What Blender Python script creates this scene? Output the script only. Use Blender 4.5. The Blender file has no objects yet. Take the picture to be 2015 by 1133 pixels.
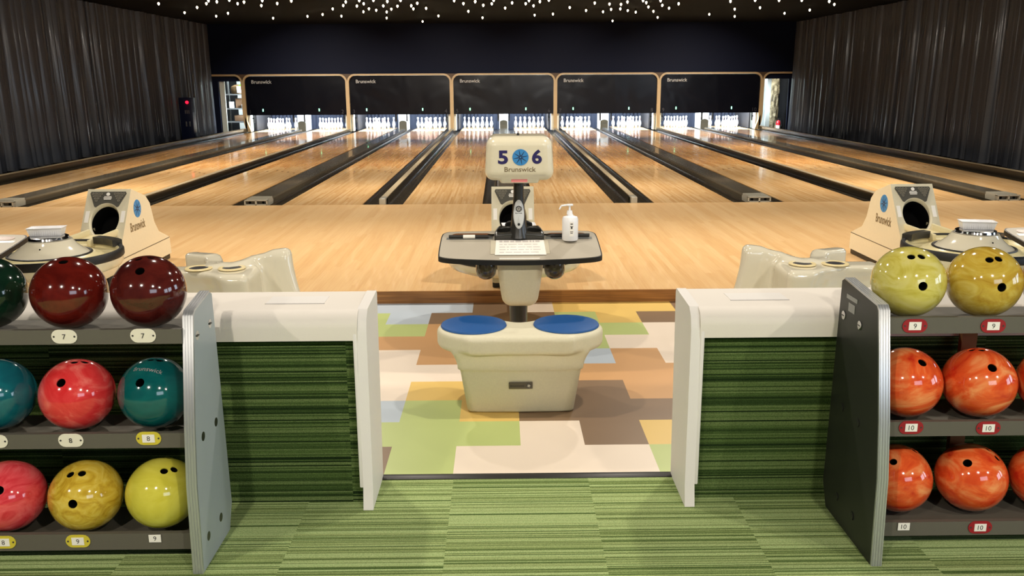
import bpy, bmesh, math, random
import numpy as np
from math import sin, cos, pi, radians, floor, hypot
from mathutils import Vector, Matrix
random.seed(11)
S = bpy.context.scene
COL = S.collection
PI = pi

# ------------------------------------------------------------------ helpers
def lin(c):
    out = []
    for v in c[:3]:
        v = v / 255.0
        out.append(v / 12.92 if v <= 0.04045 else ((v + 0.055) / 1.055) ** 2.4)
    return (out[0], out[1], out[2], 1.0)

def mat(name, c, rough=0.5, metal=0.0, spec=0.5, coat=0.0, coat_rough=0.05, emit=None, estr=0.0, noise=0.0, nscale=20.0, bump=0.0, bscale=200.0):
    m = bpy.data.materials.new(name); m.use_nodes = True
    nt = m.node_tree; b = nt.nodes['Principled BSDF']
    b.inputs['Base Color'].default_value = lin(c)
    b.inputs['Roughness'].default_value = rough
    b.inputs['Metallic'].default_value = metal
    b.inputs['Specular IOR Level'].default_value = spec
    b.inputs['Coat Weight'].default_value = coat
    b.inputs['Coat Roughness'].default_value = coat_rough
    if emit:
        b.inputs['Emission Color'].default_value = lin(emit)
        b.inputs['Emission Strength'].default_value = estr
    if noise > 0 or bump > 0:
        tc = nt.nodes.new('ShaderNodeTexCoord')
        if noise > 0:
            n = nt.nodes.new('ShaderNodeTexNoise'); n.inputs['Scale'].default_value = nscale; n.inputs['Detail'].default_value = 5
            nt.links.new(tc.outputs['Object'], n.inputs['Vector'])
            mx = nt.nodes.new('ShaderNodeMix'); mx.data_type = 'RGBA'
            l = lin(c)
            mx.inputs[6].default_value = tuple(min(1, v * (1 - noise)) for v in l[:3]) + (1,)
            mx.inputs[7].default_value = tuple(min(1, v * (1 + noise)) for v in l[:3]) + (1,)
            nt.links.new(n.outputs['Fac'], mx.inputs[0]); nt.links.new(mx.outputs[2], b.inputs['Base Color'])
        if bump > 0:
            n2 = nt.nodes.new('ShaderNodeTexNoise'); n2.inputs['Scale'].default_value = bscale; n2.inputs['Detail'].default_value = 3
            nt.links.new(tc.outputs['Object'], n2.inputs['Vector'])
            bp = nt.nodes.new('ShaderNodeBump'); bp.inputs['Strength'].default_value = bump; bp.inputs['Distance'].default_value = 0.01
            nt.links.new(n2.outputs['Fac'], bp.inputs['Height']); nt.links.new(bp.outputs['Normal'], b.inputs['Normal'])
    return m

class NT:
    """small node helper"""
    def __init__(s, name, rough=0.5, spec=0.5, coat=0.0, coat_rough=0.05):
        s.m = bpy.data.materials.new(name); s.m.use_nodes = True
        s.t = s.m.node_tree; s.b = s.t.nodes['Principled BSDF']
        s.b.inputs['Roughness'].default_value = rough; s.b.inputs['Specular IOR Level'].default_value = spec
        s.b.inputs['Coat Weight'].default_value = coat; s.b.inputs['Coat Roughness'].default_value = coat_rough
    def put(s, inp, v):
        if v is None: return
        if isinstance(v, bpy.types.NodeSocket): s.t.links.new(v, inp)
        else: inp.default_value = v
    def co(s):
        n = s.t.nodes.new('ShaderNodeTexCoord'); x = s.t.nodes.new('ShaderNodeSeparateXYZ')
        s.t.links.new(n.outputs['Object'], x.inputs[0]); return n.outputs['Object'], x.outputs[0], x.outputs[1], x.outputs[2]
    def math(s, op, a, b=None, c=None):
        n = s.t.nodes.new('ShaderNodeMath'); n.operation = op
        s.put(n.inputs[0], a); s.put(n.inputs[1], b); s.put(n.inputs[2], c); return n.outputs[0]
    def white(s, w):
        n = s.t.nodes.new('ShaderNodeTexWhiteNoise'); n.noise_dimensions = '1D'; s.put(n.inputs['W'], w); return n.outputs['Value']
    def comb(s, x, y, z):
        n = s.t.nodes.new('ShaderNodeCombineXYZ'); s.put(n.inputs[0], x); s.put(n.inputs[1], y); s.put(n.inputs[2], z); return n.outputs[0]
    def noise(s, v, scale=5.0, detail=3.0, dist=0.0, rough=0.5):
        n = s.t.nodes.new('ShaderNodeTexNoise'); s.put(n.inputs['Vector'], v); n.inputs['Scale'].default_value = scale
        n.inputs['Detail'].default_value = detail; n.inputs['Distortion'].default_value = dist; n.inputs['Roughness'].default_value = rough; return n.outputs['Fac']
    def ramp(s, f, stops):
        n = s.t.nodes.new('ShaderNodeValToRGB'); s.put(n.inputs[0], f); e = n.color_ramp.elements
        while len(e) < len(stops): e.new(0.5)
        for k, (p, c) in enumerate(stops):
            e[k].position = p; e[k].color = lin(c)
        return n.outputs[0]
    def mix(s, f, a, b, mode='MIX'):
        n = s.t.nodes.new('ShaderNodeMix'); n.data_type = 'RGBA'; n.blend_type = mode
        s.put(n.inputs[0], f); s.put(n.inputs[6], a); s.put(n.inputs[7], b); return n.outputs[2]
    def bump(s, h, strength=0.3, dist=0.01):
        n = s.t.nodes.new('ShaderNodeBump'); n.inputs['Strength'].default_value = strength; n.inputs['Distance'].default_value = dist
        s.put(n.inputs['Height'], h); s.t.links.new(n.outputs[0], s.b.inputs['Normal'])
    def color(s, v): s.put(s.b.inputs['Base Color'], v); return s.m

def link(name, me, parent=None, loc=(0, 0, 0)):
    o = bpy.data.objects.new(name, me); COL.objects.link(o); o.location = loc
    if parent: o.parent = parent
    return o
def tag(o, label=None, cat=None, group=None, kind=None):
    if label: o['label'] = label
    if cat: o['category'] = cat
    if group: o['group'] = group
    if kind: o['kind'] = kind
    return o
def thing(name, label, cat, loc=(0, 0, 0), group=None):
    return tag(link(name, None, None, loc), label, cat, group)
def copy_tree(o, parent=None):
    c = o.copy(); COL.objects.link(c)
    if parent: c.parent = parent
    for ch in list(o.children): copy_tree(ch, c)
    return c

class MB:
    def __init__(s): s.bm = bmesh.new(); s.mi = 0
    def m(s, i): s.mi = i; return s
    def _fin(s, before):
        for f in s.bm.faces:
            if f not in before: f.material_index = s.mi
    def faces_now(s): return set(s.bm.faces)
    def box(s, x0, x1, y0, y1, z0, z1, bev=0.0, seg=2, mtx=None):
        bf = s.faces_now()
        r = bmesh.ops.create_cube(s.bm, size=1.0)
        vs = r['verts']
        for v in vs:
            v.co = Vector(((x0 + x1) / 2 + v.co.x * (x1 - x0), (y0 + y1) / 2 + v.co.y * (y1 - y0), (z0 + z1) / 2 + v.co.z * (z1 - z0)))
        if bev > 0:
            es = list({e for v in vs for e in v.link_edges})
            bmesh.ops.bevel(s.bm, geom=es, offset=bev, segments=seg, affect='EDGES', profile=0.5)
        nf = [f for f in s.bm.faces if f not in bf]
        if mtx is not None:
            bmesh.ops.transform(s.bm, matrix=mtx, verts=list({v for f in nf for v in f.verts}))
        for f in nf: f.material_index = s.mi
        return s
    def lathe(s, prof, c=(0, 0, 0), n=32, sx=1.0, sy=1.0, mtx=None):
        """prof: list of (r, z); closes with poles when r == 0"""
        rings = []; nv = []
        for r, z in prof:
            if r <= 1e-6:
                v = s.bm.verts.new((c[0], c[1], c[2] + z)); rings.append([v]); nv.append(v)
            else:
                ring = [s.bm.verts.new((c[0] + sx * r * cos(2 * PI * k / n), c[1] + sy * r * sin(2 * PI * k / n), c[2] + z)) for k in range(n)]
                rings.append(ring); nv += ring
        for a, b in zip(rings, rings[1:]):
            if len(a) == 1 and len(b) == 1: continue
            for k in range(n):
                k2 = (k + 1) % n
                if len(a) == 1: f = s.bm.faces.new((a[0], b[k2], b[k]))
                elif len(b) == 1: f = s.bm.faces.new((a[k], a[k2], b[0]))
                else: f = s.bm.faces.new((a[k], a[k2], b[k2], b[k]))
                f.material_index = s.mi
        if mtx is not None: bmesh.ops.transform(s.bm, matrix=mtx, verts=nv)
        return s
    def cyl(s, p, q, r0, r1=None, n=20, caps=True):
        r1 = r0 if r1 is None else r1
        p, q = Vector(p), Vector(q); d = q - p
        M = Matrix.Translation(p) @ d.to_track_quat('Z', 'Y').to_matrix().to_4x4()
        pr = [(r0, 0), (r1, d.length)]
        if caps: pr = [(0, 0)] + pr + [(0, d.length)]
        return s.lathe(pr, n=n, mtx=M)
    def prism(s, poly, z0, z1, mtx=None, bev=0.0, seg=2):
        """poly in XY, extruded along Z"""
        bf = s.faces_now()
        a = [s.bm.verts.new((x, y, z0)) for x, y in poly]; b = [s.bm.verts.new((x, y, z1)) for x, y in poly]
        n = len(poly)
        s.bm.faces.new(a[::-1]); s.bm.faces.new(b)
        for k in range(n): s.bm.faces.new((a[k], a[(k + 1) % n], b[(k + 1) % n], b[k]))
        if bev > 0:
            es = list({e for v in a + b for e in v.link_edges})
            es = [e for e in es if len(e.link_faces) == 2 and e.calc_face_angle(0) > 0.45]
            bmesh.ops.bevel(s.bm, geom=es, offset=bev, segments=seg, affect='EDGES', profile=0.5)
        nf = [f for f in s.bm.faces if f not in bf]
        if mtx is not None: bmesh.ops.transform(s.bm, matrix=mtx, verts=list({v for f in nf for v in f.verts}))
        for f in nf: f.material_index = s.mi
        return s
    def mesh(s, me, mtx=None):
        bf = s.faces_now(); s.bm.from_mesh(me)
        nf = [f for f in s.bm.faces if f not in bf]
        if mtx is not None: bmesh.ops.transform(s.bm, matrix=mtx, verts=list({v for f in nf for v in f.verts}))
        for f in nf: f.material_index = s.mi
        return s
    def torus(s, c, R, r, n=48, k=10, mtx=None, zs=1.0):
        prof = [(R + r * cos(2 * PI * j / k), zs * r * sin(2 * PI * j / k)) for j in range(k)] 
        prof.append(prof[0])
        return s.lathe(prof, c, n, mtx=mtx)
    def data(s, name, mats, smooth=True, ang=0.65, off=(0, 0, 0)):
        bmesh.ops.remove_doubles(s.bm, verts=s.bm.verts, dist=1e-6)
        bmesh.ops.recalc_face_normals(s.bm, faces=s.bm.faces)
        if off != (0, 0, 0): bmesh.ops.translate(s.bm, vec=(-off[0], -off[1], -off[2]), verts=s.bm.verts)
        me = bpy.data.meshes.new(name); s.bm.to_mesh(me); s.bm.free()
        for mm in (mats if isinstance(mats, (list, tuple)) else [mats]): me.materials.append(mm)
        if smooth:
            me.shade_smooth(); me.set_sharp_from_angle(angle=ang)
        return me
    def build(s, name, mats, parent=None, smooth=True, ang=0.65, off=None):
        if off is None: off = tuple(world_loc(parent)) if parent else (0, 0, 0)
        return link(name, s.data(name, mats, smooth, ang, off), parent)
def world_loc(o):
    v = Vector((0, 0, 0))
    while o is not None:
        v += o.location; o = o.parent
    return v

def bool_diff(me, cut):
    a = bpy.data.objects.new('a', me); b = bpy.data.objects.new('b', cut)
    COL.objects.link(a); COL.objects.link(b)
    md = a.modifiers.new('x', 'BOOLEAN'); md.object = b; md.operation = 'DIFFERENCE'; md.solver = 'EXACT'
    dg = bpy.context.evaluated_depsgraph_get(); dg.update()
    r = bpy.data.meshes.new_from_object(a.evaluated_get(dg))
    bpy.data.objects.remove(a); bpy.data.objects.remove(b)
    return r

_txt = {}
def text_mesh(t, bold=0.0, depth=0.02):
    """unit-height lettering centred on the origin in XY"""
    k = (t, bold, depth)
    if k in _txt: return _txt[k]
    cu = bpy.data.curves.new('t', 'FONT'); cu.body = t; cu.size = 1.0; cu.extrude = depth; cu.offset = bold; cu.resolution_u = 4
    o = bpy.data.objects.new('t', cu); COL.objects.link(o)
    dg = bpy.context.evaluated_depsgraph_get(); dg.update()
    me = bpy.data.meshes.new_from_object(o.evaluated_get(dg))
    bpy.data.objects.remove(o)
    xs = [v.co.x for v in me.vertices]; ys = [v.co.y for v in me.vertices]
    cx, cy, h = (min(xs) + max(xs)) / 2, (min(ys) + max(ys)) / 2, max(ys) - min(ys)
    for v in me.vertices: v.co = Vector(((v.co.x - cx) / h, (v.co.y - cy) / h, v.co.z))
    me['w'] = (max(xs) - min(xs)) / h
    _txt[k] = me
    return me
def frame(o, right, up):
    r = Vector(right).normalized(); u = Vector(up).normalized(); n = r.cross(u).normalized()
    M = Matrix.Identity(4)
    for i in range(3):
        M[i][0] = r[i]; M[i][1] = u[i]; M[i][2] = n[i]; M[i][3] = o[i]
    return M
def text_at(mb, t, o, right, up, w=None, h=None, bold=0.0, th=0.001):
    me = text_mesh(t, bold, 0.5)
    if h is None: h = w / me['w']
    if w is None: w = h * me['w']
    return mb.mesh(me, frame(o, right, up) @ Matrix.Diagonal((w / me['w'], h, th, 1)))
def wheel(mb, o, right, up, R, ndisc=0, nspoke=1, spokes=8, th=0.0015, w=0.10):
    """round blue emblem with dark spokes"""
    M = frame(o, right, up)
    mb.m(ndisc).lathe([(0, -th), (R, -th), (R, th), (0, th)], n=32, mtx=M)
    mb.m(nspoke)
    for k in range(spokes):
        a = 2 * PI * k / spokes + 0.2
        d = Vector((cos(a), sin(a))); p = Vector((-d.y, d.x))
        q0 = d * R * 0.1; q1 = d * R * 0.86
        poly = [q0 - p * R * w, q1 - p * R * w * 0.25, q1 + p * R * w * 0.25, q0 + p * R * w]
        mb.prism([(v.x, v.y) for v in poly], th, th * 1.6, mtx=M)
    return mb

def surface_net(fn, lo, hi, h):
    """numpy surface nets of the zero level of fn(x, y, z)"""
    lo = np.array(lo, float); hi = np.array(hi, float)
    n = np.ceil((hi - lo) / h).astype(int) + 1
    ax = [lo[i] + h * np.arange(n[i]) for i in range(3)]
    X, Y, Z = np.meshgrid(*ax, indexing='ij')
    F = fn(X, Y, Z).astype(float); ins = F < 0
    c = n - 1
    acc = np.zeros(tuple(c) + (3,)); cnt = np.zeros(tuple(c))
    corners = [(i, j, k) for i in (0, 1) for j in (0, 1) for k in (0, 1)]
    def sl(o): return tuple(slice(o[i], o[i] + c[i]) for i in range(3))
    for a in corners:
        for d in range(3):
            if a[d]: continue
            b = list(a); b[d] = 1
            fa, fb = F[sl(a)], F[sl(b)]
            cr = (fa < 0) != (fb < 0)
            t = np.where(cr, fa / np.where(cr, fa - fb, 1), 0)
            for i in range(3):
                acc[..., i] += np.where(cr, a[i] + (t if i == d else 0), 0)
            cnt += cr
    act = cnt > 0
    idx = -np.ones(tuple(c), int); idx[act] = np.arange(act.sum())
    base = np.stack(np.meshgrid(*[np.arange(q) for q in c], indexing='ij'), -1)
    V = (base[act] + acc[act] / cnt[act][:, None]) * h + lo
    faces = []
    for d in range(3):
        u, v = (d + 1) % 3, (d + 2) % 3
        s0 = [slice(1, c[i]) for i in range(3)]; s0[d] = slice(0, c[d])
        s1 = [slice(1, c[i]) for i in range(3)]; s1[d] = slice(1, c[d] + 1)
        A, B = ins[tuple(s0)], ins[tuple(s1)]
        for cond, flip in ((A & ~B, False), (~A & B, True)):
            q = np.argwhere(cond)
            if len(q) == 0: continue
            q = q + np.array([1 if i != d else 0 for i in range(3)])
            def g(du, dv):
                p = q.copy(); p[:, u] -= du; p[:, v] -= dv
                return idx[p[:, 0], p[:, 1], p[:, 2]]
            f = np.stack([g(1, 1), g(0, 1), g(0, 0), g(1, 0)], 1)
            if flip: f = f[:, ::-1]
            faces.append(f)
    Fc = np.concatenate(faces)
    return V, Fc
def net_mesh(name, fn, lo, hi, h, mats, off=(0, 0, 0)):
    V, Fc = surface_net(fn, lo, hi, h)
    me = bpy.data.meshes.new(name); me.from_pydata((V - np.array(off)).tolist(), [], Fc.tolist()); me.update()
    for mm in (mats if isinstance(mats, (list, tuple)) else [mats]): me.materials.append(mm)
    me.shade_smooth()
    return me
def smin(a, b, k):
    h = np.clip(0.5 + 0.5 * (b - a) / k, 0, 1); return b * (1 - h) + a * h - k * h * (1 - h)
def smax(a, b, k): return -smin(-a, -b, k)
def rbox(x, y, z, c, hs, r):
    qx, qy, qz = np.abs(x - c[0]) - hs[0] + r, np.abs(y - c[1]) - hs[1] + r, np.abs(z - c[2]) - hs[2] + r
    return np.sqrt(np.maximum(qx, 0) ** 2 + np.maximum(qy, 0) ** 2 + np.maximum(qz, 0) ** 2) + np.minimum(np.maximum(qx, np.maximum(qy, qz)), 0) - r

# ------------------------------------------------------------------ camera
F_PX = 1716.056
C = Vector((-0.09343633, -11.65069006, 1.61446819))
fw = Vector((0.01126437, 0.9726837, -0.23186104)); rv = Vector((0.99990676, -0.01274706, -0.00489746)); uv = Vector((0.00771923, 0.23178425, 0.97273659))
cam = bpy.data.cameras.new('camera'); co = bpy.data.objects.new('camera', cam); COL.objects.link(co)
M = Matrix.Identity(4)
for i in range(3):
    M[i][0] = rv[i]; M[i][1] = uv[i]; M[i][2] = -fw[i]; M[i][3] = C[i]
co.matrix_world = M
cam.sensor_fit = 'HORIZONTAL'; cam.sensor_width = 36.0; cam.lens = F_PX * 36.0 / 2015.0; cam.clip_end = 200
S.camera = co

# ------------------------------------------------------------------ materials
def wood(name, tones, rough, coat, board=0.0275, streak=0.35, lane=False):
    n = NT(name, rough, 0.5, coat, 0.06)
    v, x, y, z = n.co()
    bi = n.math('FLOOR', n.math('DIVIDE', x, board))
    seg = n.math('FLOOR', n.math('ADD', n.math('DIVIDE', y, 1.7), n.math('MULTIPLY', n.white(bi), 7.0)))
    w = n.white(n.math('ADD', n.math('MULTIPLY', bi, 3.17), n.math('MULTIPLY', seg, 11.3)))
    c = n.ramp(w, tones)
    g = n.noise(n.comb(n.math('MULTIPLY', x, 40.0), n.math('MULTIPLY', y, 1.3), w), 2.0, 4.0)
    c = n.mix(streak, c, n.ramp(g, [(0.25, (120, 76, 40)), (0.6, (255, 236, 205))]), 'SOFT_LIGHT')
    if lane:
        # pine field between the maple head and the maple pin deck, joined by a finger splice
        jag = n.math('MULTIPLY', n.math('SUBTRACT', n.white(n.math('ADD', bi, 50.5)), 0.5), 0.9)
        p1 = n.math('GREATER_THAN', n.math('ADD', y, jag), 5.2)
        pine = n.ramp(w, [(0.0, (196, 146, 90)), (0.5, (210, 162, 106)), (1.0, (220, 174, 120))])
        dark = n.noise(n.comb(n.math('MULTIPLY', x, 6.0), n.math('MULTIPLY', y, 0.5), 0.0), 1.6, 4.0)
        pine = n.mix(0.5, pine, n.ramp(dark, [(0.3, (134, 96, 66)), (0.62, (214, 196, 170))]), 'SOFT_LIGHT')
        c = n.mix(p1, c, pine)
    return n.color(c)
M_APPR = wood('approach_maple', [(0.0, (219, 176, 124)), (0.5, (224, 183, 132)), (1.0, (229, 190, 140))], 0.33, 0.12, 0.055, 0.2)
M_LANE = wood('lane_maple', [(0.0, (203, 158, 104)), (0.5, (216, 173, 120)), (1.0, (226, 186, 136))], 0.26, 0.36, 0.0275, 0.3, True)
def carpet(name, vert):
    n = NT(name, 0.95, 0.05)
    v, x, y, z = n.co()
    a = z if vert else y
    blk = n.math('FLOOR', n.math('DIVIDE', n.math('ADD', x, 10.28), 0.5))
    sh = n.math('MULTIPLY', n.white(blk), 3.0)
    aa = n.math('ADD', a, sh)
    w1 = n.white(n.math('FLOOR', n.math('DIVIDE', aa, 0.0050)))
    w2 = n.white(n.math('FLOOR', n.math('DIVIDE', aa, 0.0025)))
    w3 = n.noise(n.comb(0.0, n.math('MULTIPLY', aa, 9.0), 3.0), 1.0, 2.0)
    w = n.math('ADD', n.math('MULTIPLY', w1, 0.62), n.math('ADD', n.math('MULTIPLY', w2, 0.23), n.math('MULTIPLY', w3, 0.15)))
    c = n.ramp(w, [(0.2, (34, 50, 26)), (0.38, (58, 78, 40)), (0.58, (86, 108, 58)), (0.8, (112, 130, 80))] if vert else [(0.22, (88, 112, 60)), (0.36, (142, 162, 98)), (0.46, (172, 188, 124)), (0.8, (190, 204, 146))])  # upright ramp: same carpet, with the shade on the counter front painted in
    f = n.noise(v, 260.0, 2.0)
    c = n.mix(0.5, c, n.ramp(f, [(0.3, (70, 70, 70)), (0.7, (190, 190, 190))]), 'OVERLAY')
    n.bump(n.math('ADD', w, f), 0.6, 0.004)
    return n.color(c)
M_CARP = carpet('striped_carpet', False); M_CARPW = carpet('striped_carpet_shaded', True)
M_WHITE = mat('counter_white', (228, 221, 211), 0.6, bump=0.12, bscale=500)
M_PANELW = mat('end_panel_white', (228, 224, 219), 0.55, bump=0.12, bscale=500)
M_CREAM = mat('moulded_cream', (218, 210, 184), 0.22, coat=0.3, noise=0.04, nscale=40)
M_CREAM2 = mat('textured_cream', (216, 210, 184), 0.5, noise=0.06, nscale=90, bump=0.15, bscale=350)
M_POD = mat('seat_fibreglass', (212, 205, 184), 0.12, coat=0.5)
M_BLUE = mat('seat_vinyl_blue', (24, 84, 150), 0.35, noise=0.05, nscale=60, bump=0.1, bscale=600)
M_DARK = mat('dark_plastic', (38, 37, 34), 0.3, coat=0.2)
M_BLACK = mat('black_rubber', (16, 15, 14), 0.5)
M_VOID = mat('hollow_black', (5, 5, 5), 0.8, spec=0.1)
M_BROWNGLASS = mat('smoked_cup', (58, 50, 38), 0.12, coat=0.5)
M_LAM = mat('desk_laminate', (172, 164, 148), 0.55, noise=0.05, nscale=150)
M_CHROME = mat('chrome', (215, 215, 215), 0.12, metal=1.0)
M_ALU = mat('brushed_aluminium', (196, 198, 200), 0.34, metal=0.7)
M_STEEL = mat('grey_steel', (150, 152, 150), 0.4, metal=0.6)
M_SHELF = mat('rack_shelf_grey', (92, 88, 78), 0.6, bump=0.1, bscale=500)
M_PANELLIT = mat('rack_panel_lit', (162, 170, 174), 0.35, noise=0.03)  # window light on the left panel painted in as a paler colour
M_PANELSHADE = mat('rack_panel_shaded', (40, 41, 38), 0.45, noise=0.05)  # same panel turned away from the windows, its shade painted in
M_NAVYT = mat('numeral_navy', (28, 18, 84), 0.4)
M_EMB = mat('emblem_blue', (52, 130, 190), 0.35)
M_EMBD = mat('emblem_dark', (18, 34, 70), 0.4)
M_LETT = mat('lettering_brown', (116, 100, 72), 0.5)
M_LETT2 = mat('lettering_silver', (170, 168, 164), 0.5)
M_PINK = mat('pink_sticker', (226, 132, 130), 0.5)
M_PAPER = mat('paper_white', (236, 232, 224), 0.7)
M_INK = mat('faint_ink', (150, 146, 144), 0.7)
M_INKD = mat('dark_ink', (60, 56, 54), 0.7)
M_PLATEW = mat('plate_cream', (228, 222, 204), 0.4)
M_PLATEY = mat('plate_yellow', (206, 190, 62), 0.4)
M_PLATER = mat('plate_red', (150, 26, 38), 0.4)
M_TRAYB = mat('copper_recess', (128, 84, 50), 0.35, coat=0.3)
M_PLAST = mat('white_plastic', (238, 238, 240), 0.3)
M_TAN = mat('frame_tan', (180, 154, 114), 0.5, noise=0.05)
M_TAND = mat('frame_brown', (74, 52, 26), 0.6)
M_FASCIA = NT('approach_edge_wood', 0.45)
_v, _x, _y, _z = M_FASCIA.co()
M_FASCIA = M_FASCIA.color(M_FASCIA.ramp(M_FASCIA.noise(M_FASCIA.comb(M_FASCIA.math('MULTIPLY', _x, 0.6), _y, M_FASCIA.math('MULTIPLY', _z, 25.0)), 4.0, 4.0), [(0.3, (112, 70, 30)), (0.7, (164, 112, 58))]))
M_GUT = mat('gutter_brown', (44, 38, 28), 0.22, coat=0.25)
M_CAP = mat('return_cover_grey', (86, 78, 64), 0.25, coat=0.4)
M_CAPT = mat('divider_beige', (156, 140, 112), 0.4)
M_FIT = mat('fitting_grey', (150, 144, 128), 0.35)
M_PIN = NT('pin_white', 0.25, coat=0.3)
_v, _x, _y, _z = M_PIN.co()
_b = M_PIN.math('MULTIPLY', M_PIN.math('GREATER_THAN', _z, 0.262), M_PIN.math('LESS_THAN', _z, 0.272))
_b2 = M_PIN.math('MULTIPLY', M_PIN.math('GREATER_THAN', _z, 0.282), M_PIN.math('LESS_THAN', _z, 0.292))
M_PIN = M_PIN.color(M_PIN.mix(M_PIN.math('ADD', _b, _b2), lin((240, 238, 236)), lin((196, 60, 62))))
M_NAVYWALL = mat('wall_navy', (4, 11, 34), 0.7, spec=0.2)
M_CEIL = mat('ceiling_black', (5, 5, 6), 0.9, spec=0.1)
M_CURT = NT('curtain_charcoal', 0.42, 0.4, 0.22, 0.10)
_v, _x, _y, _z = M_CURT.co()
_f = M_CURT.noise(_v, 180.0, 2.0)
M_CURT = M_CURT.color(M_CURT.ramp(_f, [(0.3, (50, 53, 61)), (0.7, (74, 77, 86))]))
M_MASK = NT('mask_black', 0.2, 0.35, 0.0, 0.2)
_v, _x, _y, _z = M_MASK.co()
M_MASK.bump(M_MASK.noise(_v, 0.8, 2.0, 0.4), 0.35, 0.10)
M_MASK = M_MASK.color(lin((10, 11, 18)))
M_PIT = mat('pit_curtain_navy', (7, 15, 32), 0.8)
M_KICK = mat('kickback_white', (206, 206, 200), 0.5)
M_KICKD = mat('kickback_dark', (28, 26, 30), 0.7)
M_FLAP = mat('return_flap_brown', (66, 60, 46), 0.4)
M_NOSE = mat('nosing_black', (26, 23, 20), 0.4)
M_WOODPOST = mat('post_wood_brown', (126, 84, 46), 0.5, noise=0.15, nscale=14)
M_BULB = mat('bulb_glow', (255, 236, 200), 0.4, emit=(255, 232, 196), estr=14.0)
M_LED = mat('indicator_green', (200, 255, 220), 0.4, emit=(120, 255, 190), estr=5.0)
M_RED = mat('lamp_red', (200, 20, 30), 0.3, emit=(255, 16, 40), estr=5.0)
M_CAB = mat('cabinet_navy', (34, 42, 74), 0.35)
M_EXT = mat('extinguisher_red', (196, 30, 40), 0.3)
M_BACKW = mat('backroom_white', (214, 216, 204), 0.8)
M_BASKET = mat('basket_brown', (112, 88, 54), 0.8, noise=0.4, nscale=30)
M_CARDB = mat('cardboard_brown', (116, 86, 58), 0.8, noise=0.2, nscale=10)
M_GREEN = mat('leaf_green', (110, 196, 50), 0.6)

def ball_mat(name, a, b, c=None, scale=3.0, dist=2.5, seed=0.0, rough=0.1):
    n = NT(name, rough, 0.5, 0.6, 0.03)
    v, x, y, z = n.co()
    vv = n.comb(n.math('ADD', x, seed), n.math('MULTIPLY', y, 1.0), n.math('ADD', n.math('MULTIPLY', z, 1.6), seed * 2))
    f = n.noise(vv, scale / 0.22, 4.0, dist, 0.55)
    stops = [(0.32, a), (0.66, b)] if c is None else [(0.3, a), (0.5, b), (0.7, c)]
    return n.color(n.ramp(f, stops))

# ------------------------------------------------------------------ setting
TZ = -0.10          # tile floor (lanes are at 0)
CZ = 0.17           # raised carpet
# tile floor, one quad per 31 cm tile
TILE = [mat('tile_cream', (238, 222, 204), 0.4), mat('tile_green', (186, 200, 126), 0.4), mat('tile_yellow', (228, 192, 108), 0.4),
        mat('tile_tan', (204, 156, 104), 0.4), mat('tile_brown', (132, 106, 80), 0.4), mat('tile_blue', (186, 198, 210), 0.4)]
CR, GN, YE, TA, BR, BL = range(6)
rows = [
 {-3: BL, -2: BL, -1: BR, 0: CR, 1: YE, 2: YE, 3: YE, -4: BL},
 {-4: GN, -3: BL, -2: BR, -1: BR, 0: BR, 1: GN, 2: YE, 3: BR},
 {-4: GN, -3: GN, -2: TA, -1: TA, 0: GN, 1: GN, 2: GN, 3: CR},
 {-4: TA, -3: TA, -2: TA, -1: TA, 0: GN, 1: GN, 2: CR, 3: CR},
 {-4: CR, -3: CR, -2: TA, -1: TA, 0: BL, 1: BL, 2: TA, 3: CR},
 {-4: CR, -3: CR, -2: CR, -1: CR, 0: TA, 1: TA, 2: TA, 3: TA},
 {-4: CR, -3: CR, -2: YE, -1: YE, 0: BR, 1: BR, 2: TA, 3: TA},
 {-4: BL, -3: BL, -2: GN, -1: YE, 0: BR, 1: BR, 2: BR, 3: BR},
 {-4: GN, -3: GN, -2: GN, -1: GN, 0: CR, 1: BR, 2: YE, 3: YE},
 {-4: BR, -3: BR, -2: GN, -1: CR, 0: CR, 1: CR, 2: GN, 3: GN},
]
mb = MB()
prev = 0
for r in range(12):
    y1 = -4.955 if r == 0 else -4.945 - 0.31 * r
    y0 = -4.945 - 0.31 * (r + 1)
    for cidx in range(-22, 23):
        x0 = -0.01 + 0.31 * cidx
        k = rows[r].get(cidx) if r < len(rows) else None
        if k is None:
            if cidx % 2 == r % 2 or random.random() < 0.3: prev = random.randrange(6)
            k = prev
        vs = [mb.bm.verts.new(p) for p in ((x0, y0, TZ), (x0 + 0.31, y0, TZ), (x0 + 0.31, y1, TZ), (x0, y1, TZ))]
        f = mb.bm.faces.new(vs); f.material_index = k
o = mb.build('floor', TILE, smooth=False); tag(o, kind='structure')
mb = MB(); mb.box(-4.4, 4.4, -14.5, -8.655, TZ - 0.05, CZ); tag(mb.build('floor_carpet', M_CARP, smooth=False), kind='structure')
mb = MB(); mb.box(-0.56, 0.55, -8.655, -8.612, CZ - 0.03, CZ + 0.004, 0.004); tag(mb.build('trim_1', M_NOSE), kind='structure')
mb = MB(); mb.box(-9.6, 9.6, -4.95, 0.0, TZ - 0.05, 0.0); tag(mb.build('floor_approach', M_APPR, smooth=False), kind='structure')
mb = MB(); mb.box(-9.6, 9.6, -4.958, -4.95, TZ, -0.004); tag(mb.build('baseboard_approach', M_FASCIA, smooth=False), kind='structure')
mb = MB(); mb.box(-9.9, 9.9, 0.0, 21.0, -0.25, -0.12); tag(mb.build('floor_under_lanes', M_GUT, smooth=False), kind='structure')
mb = MB(); mb.box(-9.9, 9.9, -14.5, 17.6, 3.40, 3.5); tag(mb.build('ceiling', M_CEIL, smooth=False), kind='structure')
mb = MB(); mb.box(-9.75, -9.65, -14.5, 21, -0.2, 3.4); tag(mb.build('wall_left', M_CEIL, smooth=False), kind='structure')
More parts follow.
